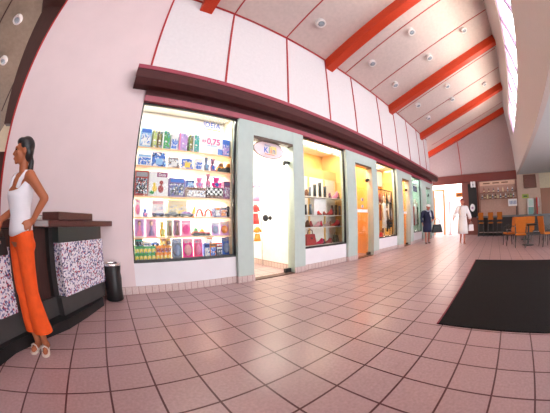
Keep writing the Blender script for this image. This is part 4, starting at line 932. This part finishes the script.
def grown(name, cones, balls, m, parent, vox, smooth=6, cut=None):
    """overlapping tapered volumes fused into one continuous skin"""
    bm = bmesh.new()
    for c in cones: cone(bm, *c)
    for b in balls: ball(bm, *b)
    bmesh.ops.recalc_face_normals(bm, faces=bm.faces)
    me = bpy.data.meshes.new(name); bm.to_mesh(me); bm.free()
    tmp = bpy.data.objects.new(name, me); COL.objects.link(tmp)
    r = tmp.modifiers.new('fuse', 'REMESH'); r.mode = 'VOXEL'; r.voxel_size = vox
    s = tmp.modifiers.new('soft', 'SMOOTH'); s.iterations = smooth; s.factor = .5
    me2 = bpy.data.meshes.new_from_object(tmp.evaluated_get(bpy.context.evaluated_depsgraph_get()))
    bpy.data.objects.remove(tmp); bpy.data.meshes.remove(me)
    if cut is not None:
        bm = bmesh.new(); bm.from_mesh(me2)
        bmesh.ops.bisect_plane(bm, geom=bm.verts[:]+bm.edges[:]+bm.faces[:], plane_co=(0,0,cut), plane_no=(0,0,1), clear_inner=True)
        bm.to_mesh(me2); bm.free()
    me2.name = name; me2.materials.clear(); me2.materials.append(m)
    for p in me2.polygons: p.use_smooth = True
    o = bpy.data.objects.new(name, me2); COL.objects.link(o); o.parent = parent
    return o
def lofted(name, rings, m, parent, n=28):
    """closed garment tube: rings of (centre, rx, ry, yaw, front_drop)"""
    R = []
    for c, rx, ry, yaw, fd in rings:
        ring = []
        for i in range(n):
            a = 2*PI*i/n; x = rx*math.cos(a); y = ry*math.sin(a)
            z = c[2] - fd*max(0, -math.sin(a))**2
            ring.append((c[0]+x*math.cos(yaw)-y*math.sin(yaw), c[1]+x*math.sin(yaw)+y*math.cos(yaw), z))
        R.append(ring)
    mb = MB(); mb.rings(R); o = mb.build(name, m, parent, smooth=True, k=1.0)
    return o
def hand(wrist, direction, side_v, palm_v, size=1.0, curl=.5, thumb_sign=1):
    """cones for a palm, four unequal fingers and a thumb; palm_v = way the palm faces"""
    w = Vector(wrist); d = Vector(direction).normalized(); s = Vector(side_v); s = (s - d*s.dot(d)).normalized(); p = d.cross(s)
    if p.dot(Vector(palm_v)) < 0: p = -p
    C = []
    k = size
    for i, (off, ln) in enumerate(((-.028,.062), (-.010,.074), (.010,.070), (.027,.055))):
        base = w + d*.085*k + s*off*k
        C.append((w + d*.012*k + s*off*.55*k, base, .0135*k, .0125*k))
        a1 = curl*.55; a2 = curl*1.5
        m1 = base + (d*math.cos(a1) + p*math.sin(a1))*ln*.5*k
        m2 = m1 + (d*math.cos(a2) + p*math.sin(a2))*ln*.5*k
        C.append((base, m1, .0088*k, .0080*k)); C.append((m1, m2, .0080*k, .0066*k))
    tb = w + d*.03*k - s*.022*k*thumb_sign
    t1 = tb + (d*.6 - s*.75*thumb_sign + p*.35).normalized()*.038*k; t2 = t1 + (d*.9 - s*.15*thumb_sign + p*.5).normalized()*.03*k
    C += [(tb, t1, .0125*k, .0100*k), (t1, t2, .0098*k, .0078*k)]
    return C
def head_parts(hc, yaw, pitch, skin_m, hair_m, parent, scale=1.0, eyes=True):
    """returns balls and cones of a head (skull, jaw, nose, ears, brow) to be fused with the body; adds eyes and lips"""
    M = (Matrix.Rotation(yaw, 3, 'Z') @ Matrix.Rotation(pitch, 3, 'X'))
    hc = Vector(hc); k = scale
    P = lambda x, y, z: hc + M @ Vector((x*k, y*k, z*k))
    balls = [(P(0,.012,.018), (.074*k,.092*k,.092*k), M), (P(0,-.022,-.035), (.060*k,.068*k,.075*k), M), (P(0,-.068,-.092), (.024*k,.020*k,.020*k), M),
             (P(0,-.080,.022), (.052*k,.018*k,.014*k), M), (P(.036,-.066,-.024), (.022*k,.020*k,.022*k), M), (P(-.036,-.066,-.024), (.022*k,.020*k,.022*k), M),
             (P(.076,.010,-.012), (.010*k,.020*k,.032*k), M), (P(-.076,.010,-.012), (.010*k,.020*k,.032*k), M),
             (P(0,-.090,-.062), (.024*k,.011*k,.008*k), M), (P(0,-.088,-.072), (.021*k,.011*k,.008*k), M)]
    cones = [(P(0,-.086,.012), P(0,-.108,-.030), .0075*k, .012*k), (P(.010,-.094,-.034), P(-.010,-.094,-.034), .010*k, .010*k)]
    if eyes:
        for s in (-1, 1):
            bm = bmesh.new(); ball(bm, P(s*.030,-.083,.002), (.012*k,.008*k,.007*k), M); me = bpy.data.meshes.new('eye'); bm.to_mesh(me); bm.free(); me.materials.append(mat('eye_dark', (.05,.03,.02), .2))
            o = bpy.data.objects.new('eye', me); COL.objects.link(o); o.parent = parent
            bm = bmesh.new(); cone(bm, P(s*.018,-.090,.020), P(s*.046,-.080,.021), .0045*k, .003*k, 8); me = bpy.data.meshes.new('eyebrow'); bm.to_mesh(me); bm.free(); me.materials.append(hair_m)
            o = bpy.data.objects.new('eyebrow', me); COL.objects.link(o); o.parent = parent
        bm = bmesh.new(); ball(bm, P(0,-.0985,-.067), (.021*k,.006*k,.008*k), M); me = bpy.data.meshes.new('mouth'); bm.to_mesh(me); bm.free(); me.materials.append(mat('lip_red', (.45,.10,.09), .4))
        o = bpy.data.objects.new('mouth', me); COL.objects.link(o); o.parent = parent
    return balls, cones, P, M

def person(at, yaw, label, h=1.75):
    t = thing('person', label, 'person', at); t.rotation_euler = (0, 0, yaw); local(t)
    s = h/1.75; t.scale = (s, s, s)
    return t

# --- woman in orange trousers at the counter
SK1 = mat('skin_tan', (.42,.125,.05), .5, var=.04); HAIR1 = mat('hair_black', (.012,.010,.012), .4)
p1 = person((-2.05, 2.08, .0), -.6435, 'woman in white sleeveless top and orange trousers with dark ponytail at the counter', 1.74)
p1.scale = (.895, .895, 1.74/1.75)
lean = .0
bl, cn, P1, M1 = head_parts((.0,-.045,1.645), -.50, .06, SK1, HAIR1, p1)
body = [((-.155,.0,1.425),(.155,.0,1.425),.058,.058), ((0,.005,1.42),(0,-.02,1.58),.054,.050), ((0,-.005,1.10),(0,0,1.36),.105,.115)]
# left arm: hand on the hip, elbow out behind
body += [((.175,.005,1.415),(.275,.125,1.265),.050,.040), ((.275,.125,1.265),(.185,.035,1.085),.040,.027)]
body += hand((.185,.035,1.085), (-.35,-.75,-.35), (0,.3,1), (-.6,.2,0), 1.0, .45, 1)
# right arm: hanging, forearm forward holding the purse strap
body += [((-.175,.005,1.415),(-.190,.03,1.18),.050,.040), ((-.190,.03,1.18),(-.15,-.17,1.10),.040,.027)]
body += hand((-.15,-.17,1.10), (0,-.6,-.8), (0,.8,-.6), (1,0,0), 1.0, 1.5, 1)
# legs
for sx, kn, an, tx in ((1, (.068,.01,.52), (.080,.025,.085), (.173,-.07,.03)), (-1, (-.07,-.01,.50), (-.030,.0,.085), (.025,-.125,.03))):
    body += [((sx*.08,.0,.93), kn, .088, .058), (kn, an, .056, .036), (an, (an[0],an[1]+.025,.04), .036, .032), ((an[0],an[1]+.01,.045), tx, .034, .026)]
balls = [((0,0,.97),(.165,.118,.13)), ((0,-.02,1.28),(.145,.105,.16)), ((.06,-.085,1.30),(.055,.05,.06)), ((-.06,-.085,1.30),(.055,.05,.06)), ((0,-.005,1.12),(.122,.09,.12))]
grown('body', body+cn, bl+balls, SK1, p1, .0062, 5)
TROU = mat('orange_trouser_cloth', (.80,.085,.004), .8, var=.10, scale=14, bump=.2)
tr = [((.078,.0,.95),(.074,.015,.54),.100,.080), ((.074,.015,.54),(.085,.055,.06),.072,.125), ((-.078,.0,.95),(-.074,-.01,.52),.100,.080), ((-.070,-.01,.52),(-.050,.015,.06),.070,.105)]
grown('trousers', tr, [((0,0,.98),(.172,.125,.12)), ((0,.03,.90),(.165,.12,.10))], TROU, p1, .008, 8, .17)
lofted('waistband', [((0,0,1.045),.152,.112,0,0), ((0,0,1.085),.146,.108,0,0)], TROU, p1)
TOPC = mat('white_top_cloth', (.82,.80,.86), .85, var=.03)
lofted('sleeveless_top', [((0,-.005,1.015),.165,.125,0,.05), ((0,-.005,1.06),.160,.120,0,.04), ((0,-.005,1.13),.138,.108,0,.0), ((0,-.015,1.20),.142,.118,0,0), ((0,-.022,1.27),.158,.138,0,0), ((0,-.018,1.33),.160,.136,0,.02), ((0,-.005,1.38),.152,.112,0,.07), ((0,0,1.42),.135,.088,0,.12)], TOPC, p1)
for s in (-1, 1):
    mb = MB(); mb.path([(s*.075,-.105,1.33),(s*.095,-.085,1.40),(s*.105,-.035,1.462),(s*.108,.02,1.472),(s*.10,.065,1.43),(s*.085,.085,1.37)], [.022,.022,.020,.020,.022,.022], 8); mb.build('strap', TOPC, p1, smooth=True, k=1.0)
hairb = [(P1(0,.030,.036),(.086,.096,.090),M1), (P1(.0,.062,-.01),(.074,.060,.085),M1), (P1(0,-.030,.075),(.062,.055,.038),M1)]
hairc = [(P1(0,.085,-.03), P1(0,.105,-.09), .024, .030), (P1(0,.105,-.09), P1(.0,.095,-.22), .030, .034), (P1(.0,.095,-.22), P1(.0,.115,-.44), .034, .014)]
grown('hair', hairc, hairb, HAIR1, p1, .007, 4)
for sx, an in ((1, (.080,.025)), (-1, (-.030,.0))):
    tx = (.173,-.07) if sx > 0 else (.025,-.125)
    mb = MB(); d = Vector((tx[0]-an[0], tx[1]-an[1])).normalized(); q = Vector((-d.y, d.x))
    c = Vector(an); pts = []
    for f, w in ((-.06,.030),(-.02,.036),(.05,.034),(.11,.044),(.165,.036),(.18,.012)): pts.append((c+d*f, w))
    poly = [tuple(p+q*w) for p, w in pts] + [tuple(p-q*w) for p, w in pts[::-1]]
    mb.prism(poly[::-1], .002, .018); mb.build('sandal_sole', mat('sandal_leather', (.70,.58,.52), .6), p1, k=1.0)
    mb = MB(); e = c+d*.10
    mb.path([tuple(e+q*.044)+(.015,), tuple(e+q*.03)+(.06,), tuple(e)+(.075,), tuple(e-q*.03)+(.06,), tuple(e-q*.044)+(.015,)], .008, 8); mb.build('sandal_strap', mat('sandal_leather', (.70,.58,.52), .6), p1, smooth=True, k=1.0)
# purse hanging from her right hand
th = -.6435; cs, sn = math.cos(th), math.sin(th)
def at_p1(x, y, z): return (-2.05+(x*cs-y*sn)/T*.895, 2.08+(x*sn+y*cs)/T*.895, z/T*1.74/1.75)
pz = at_p1(-.15,-.225,.815)
pu = thing('purse', 'small black purse hanging from the hand of the woman in orange', 'purse', pz); pu.rotation_euler = (0,0,th+PI/2); local(pu)
mb = MB(); mb.hexa([(-.10,-.03,0),(.10,-.03,0),(.10,.03,0),(-.10,.03,0)], [(-.085,-.015,.14),(.085,-.015,.14),(.085,.015,.14),(-.085,.015,.14)]); mb.build('purse_body', BLACK, pu, bevel=.01, k=1.0)
mb = MB(); mb.path([(-.07,0,.13),(-.05,0,.19),(0,0,.215),(.05,0,.19),(.07,0,.13)], .006, 8); mb.build('purse_handle', BLACK, pu, smooth=True, k=1.0)
mb = MB(); mb.box(-.02,.02,-.034,-.024,.09,.115); mb.build('purse_clasp', CHROME, pu, k=1.0)

# --- stooping person in navy with a white cap and a black bag
SK2 = mat('skin_ruddy', (.55,.22,.16), .5)
NAVY = mat('navy_cloth', (.018,.02,.065), .8, var=.1)
p2 = person((33.4, 5.25, 0), -1.05, 'person in navy jacket and skirt with a white cap walking past the shops', 1.72)
p2.scale = (1.12, 1.08, 1.72/1.75)
GREY = mat('hair_grey', (.45,.42,.42), .7)
bl, cn, P2, M2 = head_parts((.03,-.17,1.60), .25, .35, SK2, GREY, p2)
body = [((-.15,-.06,1.40),(.15,-.06,1.40),.06,.06), ((0,-.06,1.40),(.02,-.13,1.53),.055,.052), ((0,.0,1.05),(0,-.05,1.34),.11,.12)]
body += [((.175,-.05,1.39),(.25,.0,1.12),.05,.042), ((.25,.0,1.12),(.20,-.18,1.02),.042,.028)] + hand((.20,-.18,1.02),(-.3,-.8,-.2),(0,.2,1),(-1,0,0),1.0,1.2,1)
body += [((-.175,-.05,1.39),(-.24,-.0,1.12),.05,.042), ((-.24,0,1.12),(-.23,-.13,.90),.042,.028)] + hand((-.23,-.13,.90),(0,-.3,-.9),(0,.9,-.3),(1,0,0),1.0,.7,1)
for sx, kn, an, tx in ((1,(.08,.0,.50),(.09,.09,.085),(.10,-.05,.03)), (-1,(-.08,-.09,.51),(-.085,-.14,.085),(-.10,-.28,.03))):
    body += [((sx*.08,.0,.93), kn, .088, .056), (kn, an, .054, .034), (an, (an[0],an[1]+.02,.04), .034, .03), ((an[0],an[1],.045), tx, .033, .026)]
grown('body', body+cn, bl+[((0,0,.97),(.165,.12,.13)), ((0,-.03,1.25),(.15,.12,.16))], SK2, p2, .009, 4)
grown('jacket', [((-.16,-.06,1.39),(.16,-.06,1.39),.075,.075), ((0,.01,.92),(0,-.05,1.34),.17,.15), ((.18,-.05,1.38),(.255,.0,1.12),.066,.058), ((.255,.0,1.12),(.215,-.13,1.04),.056,.046), ((-.18,-.05,1.38),(-.245,0,1.12),.066,.058), ((-.245,0,1.12),(-.235,-.10,.95),.056,.046)], [((0,-.03,1.22),(.185,.15,.20)), ((0,.01,.92),(.19,.155,.12))], NAVY, p2, .010, 6)
lofted('skirt', [((0,-.03,.50),.185,.17,0,0), ((0,-.015,.65),.185,.165,0,0), ((0,.0,.85),.180,.15,0,0), ((0,0,.98),.165,.135,0,0)], NAVY, p2)
grown('cap', [], [(P2(0,.010,.060),(.088,.104,.062),M2), (P2(0,-.085,.055),(.060,.045,.014),M2)], mat('cap_white', (.82,.80,.82), .8), p2, .008, 4)
grown('hair', [], [(P2(0,.045,.0),(.082,.070,.075),M2)], GREY, p2, .009, 4)
mb = MB(); mb.path([(-.09,-.17,1.46),(0,-.19,1.41),(.09,-.17,1.44),(.10,-.20,1.30),(.12,-.215,1.16)], [.02,.026,.026,.034,.02], 8); mb.build('scarf', mat('scarf_pale_blue', (.55,.62,.78), .8), p2, smooth=True, k=1.0)
for c in ((.095,.0,.0),(-.092,-.22,.0)):
    mb = MB(); mb.ell((c[0],c[1],.032),.045,.125,.034,16,9); mb.build('shoe', mat('shoe_dark_red', (.10,.02,.02), .4), p2, smooth=True, k=1.0)
th2 = -1.05
def at_p2(x, y, z): return (33.4+(x*math.cos(th2)-y*math.sin(th2))/T, 5.25+(x*math.sin(th2)+y*math.cos(th2))/T, z/T)
hb = thing('shoulder_bag', 'large black bag carried by the person in navy', 'bag', at_p2(.445,-.14,.46)); hb.rotation_euler = (0,0,th2+.2); hb.scale = (1.25,1.1,1.2); local(hb)
mb = MB(); mb.hexa([(-.23,-.07,0),(.23,-.07,0),(.23,.07,0),(-.23,.07,0)], [(-.17,-.04,.30),(.17,-.04,.30),(.17,.04,.30),(-.17,.04,.30)]); mb.build('bag_body', mat('bag_black', (.02,.02,.022), .6), hb, bevel=.04, k=1.0)
mb = MB(); mb.path([(-.13,0,.28),(-.10,0,.44),(0,0,.52),(.10,0,.44),(.13,0,.28)], .012, 8); mb.build('bag_strap', mat('bag_black', (.02,.02,.022), .6), hb, smooth=True, k=1.0)
mb = MB(); mb.box(-.14,.14,-.075,-.055,.16,.18); mb.build('zip', BLACK, hb, k=1.0)

# --- person in a white robe
SK3 = mat('skin_red_tan', (.58,.20,.13), .5); HAIR3 = mat('hair_dark_red', (.16,.03,.025), .6)
ROBE = mat('robe_white', (.86,.85,.87), .9, var=.03)
p3 = person((33.4, .12, 0), -1.28, 'person in a knee length white robe walking near the bright opening', 1.83)
bl, cn, P3, M3 = head_parts((0,-.04,1.645), .0, .10, SK3, HAIR3, p3)
body = [((-.16,0,1.43),(.16,0,1.43),.058,.058), ((0,0,1.42),(0,-.02,1.57),.055,.052), ((0,0,1.10),(0,0,1.36),.11,.115)]
body += [((.18,0,1.42),(.29,.02,1.17),.048,.040), ((.29,.02,1.17),(.33,-.04,.93),.040,.027)] + hand((.33,-.04,.93),(.1,-.2,-.95),(0,.95,-.2),(-1,0,0),1.0,1.3,1)
body += [((-.18,0,1.42),(-.31,.0,1.18),.048,.040), ((-.31,0,1.18),(-.42,-.14,1.00),.040,.027)] + hand((-.42,-.14,1.00),(-.3,-.5,-.75),(.3,.6,-.4),(1,0,0),1.0,.5,1)
for sx, kn, an, tx in ((1,(.07,-.07,.50),(.06,-.10,.085),(.08,-.24,.03)), (-1,(-.07,.02,.50),(-.075,.10,.10),(-.08,-.03,.03))):
    body += [((sx*.08,.0,.93), kn, .088, .056), (kn, an, .054, .034), (an, (an[0],an[1]+.02,.04), .034, .03), ((an[0],an[1],.045), tx, .033, .026)]
grown('body', body+cn, bl+[((0,0,.97),(.165,.12,.13)), ((0,-.02,1.27),(.15,.11,.16))], SK3, p3, .009, 4)
grown('robe', [((-.17,0,1.42),(.17,0,1.42),.072,.072), ((0,0,.98),(0,-.01,1.36),.165,.145), ((.185,0,1.41),(.292,.02,1.16),.075,.078), ((.292,.02,1.16),(.318,-.01,1.03),.076,.084), ((-.185,0,1.41),(-.315,0,1.18),.075,.078), ((-.315,0,1.18),(-.375,-.075,1.08),.076,.084)], [((0,-.01,1.24),(.19,.145,.20))], ROBE, p3, .010, 6)
lofted('robe_skirt', [((0,-.02,.40),.235,.20,0,0), ((0,-.015,.55),.225,.19,0,0), ((0,-.005,.80),.205,.17,0,0), ((0,0,1.02),.178,.152,0,0), ((0,0,1.10),.168,.145,0,0)], ROBE, p3)
lofted('robe_belt', [((0,0,1.04),.186,.160,0,0), ((0,0,1.085),.184,.158,0,0)], mat('belt_white', (.78,.77,.80), .9), p3)
grown('hair', [], [(P3(0,.028,.030),(.086,.096,.090),M3), (P3(0,.04,-.035),(.080,.060,.06),M3), (P3(0,-.03,.076),(.060,.05,.035),M3)], HAIR3, p3, .008, 4)
for c in ((.07,-.15,0),(-.078,.05,0)):
    mb = MB(); mb.ell((c[0],c[1],.022),.045,.13,.022,16,9); mb.build('slipper', mat('slipper_tan', (.6,.4,.32), .7), p3, smooth=True, k=1.0)
th3 = -1.28
def at_p3(x, y, z): k = 1.83/1.75; return (33.4+(x*math.cos(th3)-y*math.sin(th3))/T*k, .12+(x*math.sin(th3)+y*math.cos(th3))/T*k, z/T*k)
cb = thing('carrier_bag', 'white carrier bag in the hand of the person in the white robe', 'bag', at_p3(.36,-.07,.50)); cb.rotation_euler = (0,0,th3+.4); local(cb)
mb = MB(); mb.hexa([(-.13,-.05,0),(.13,-.05,0),(.13,.05,0),(-.13,.05,0)], [(-.12,-.03,.26),(.12,-.03,.26),(.12,.03,.26),(-.12,.03,.26)]); mb.build('bag_body', mat('carrier_white', (.80,.80,.84), .5), cb, bevel=.02, k=1.0)
mb = MB(); mb.path([(-.06,0,.25),(-.04,0,.34),(0,0,.385),(.04,0,.34),(.06,0,.25)], .008, 8); mb.build('bag_handle', mat('carrier_white', (.80,.80,.84), .5), cb, smooth=True, k=1.0)

for o in list(bpy.data.objects):
    if '_at' in o: del o['_at']
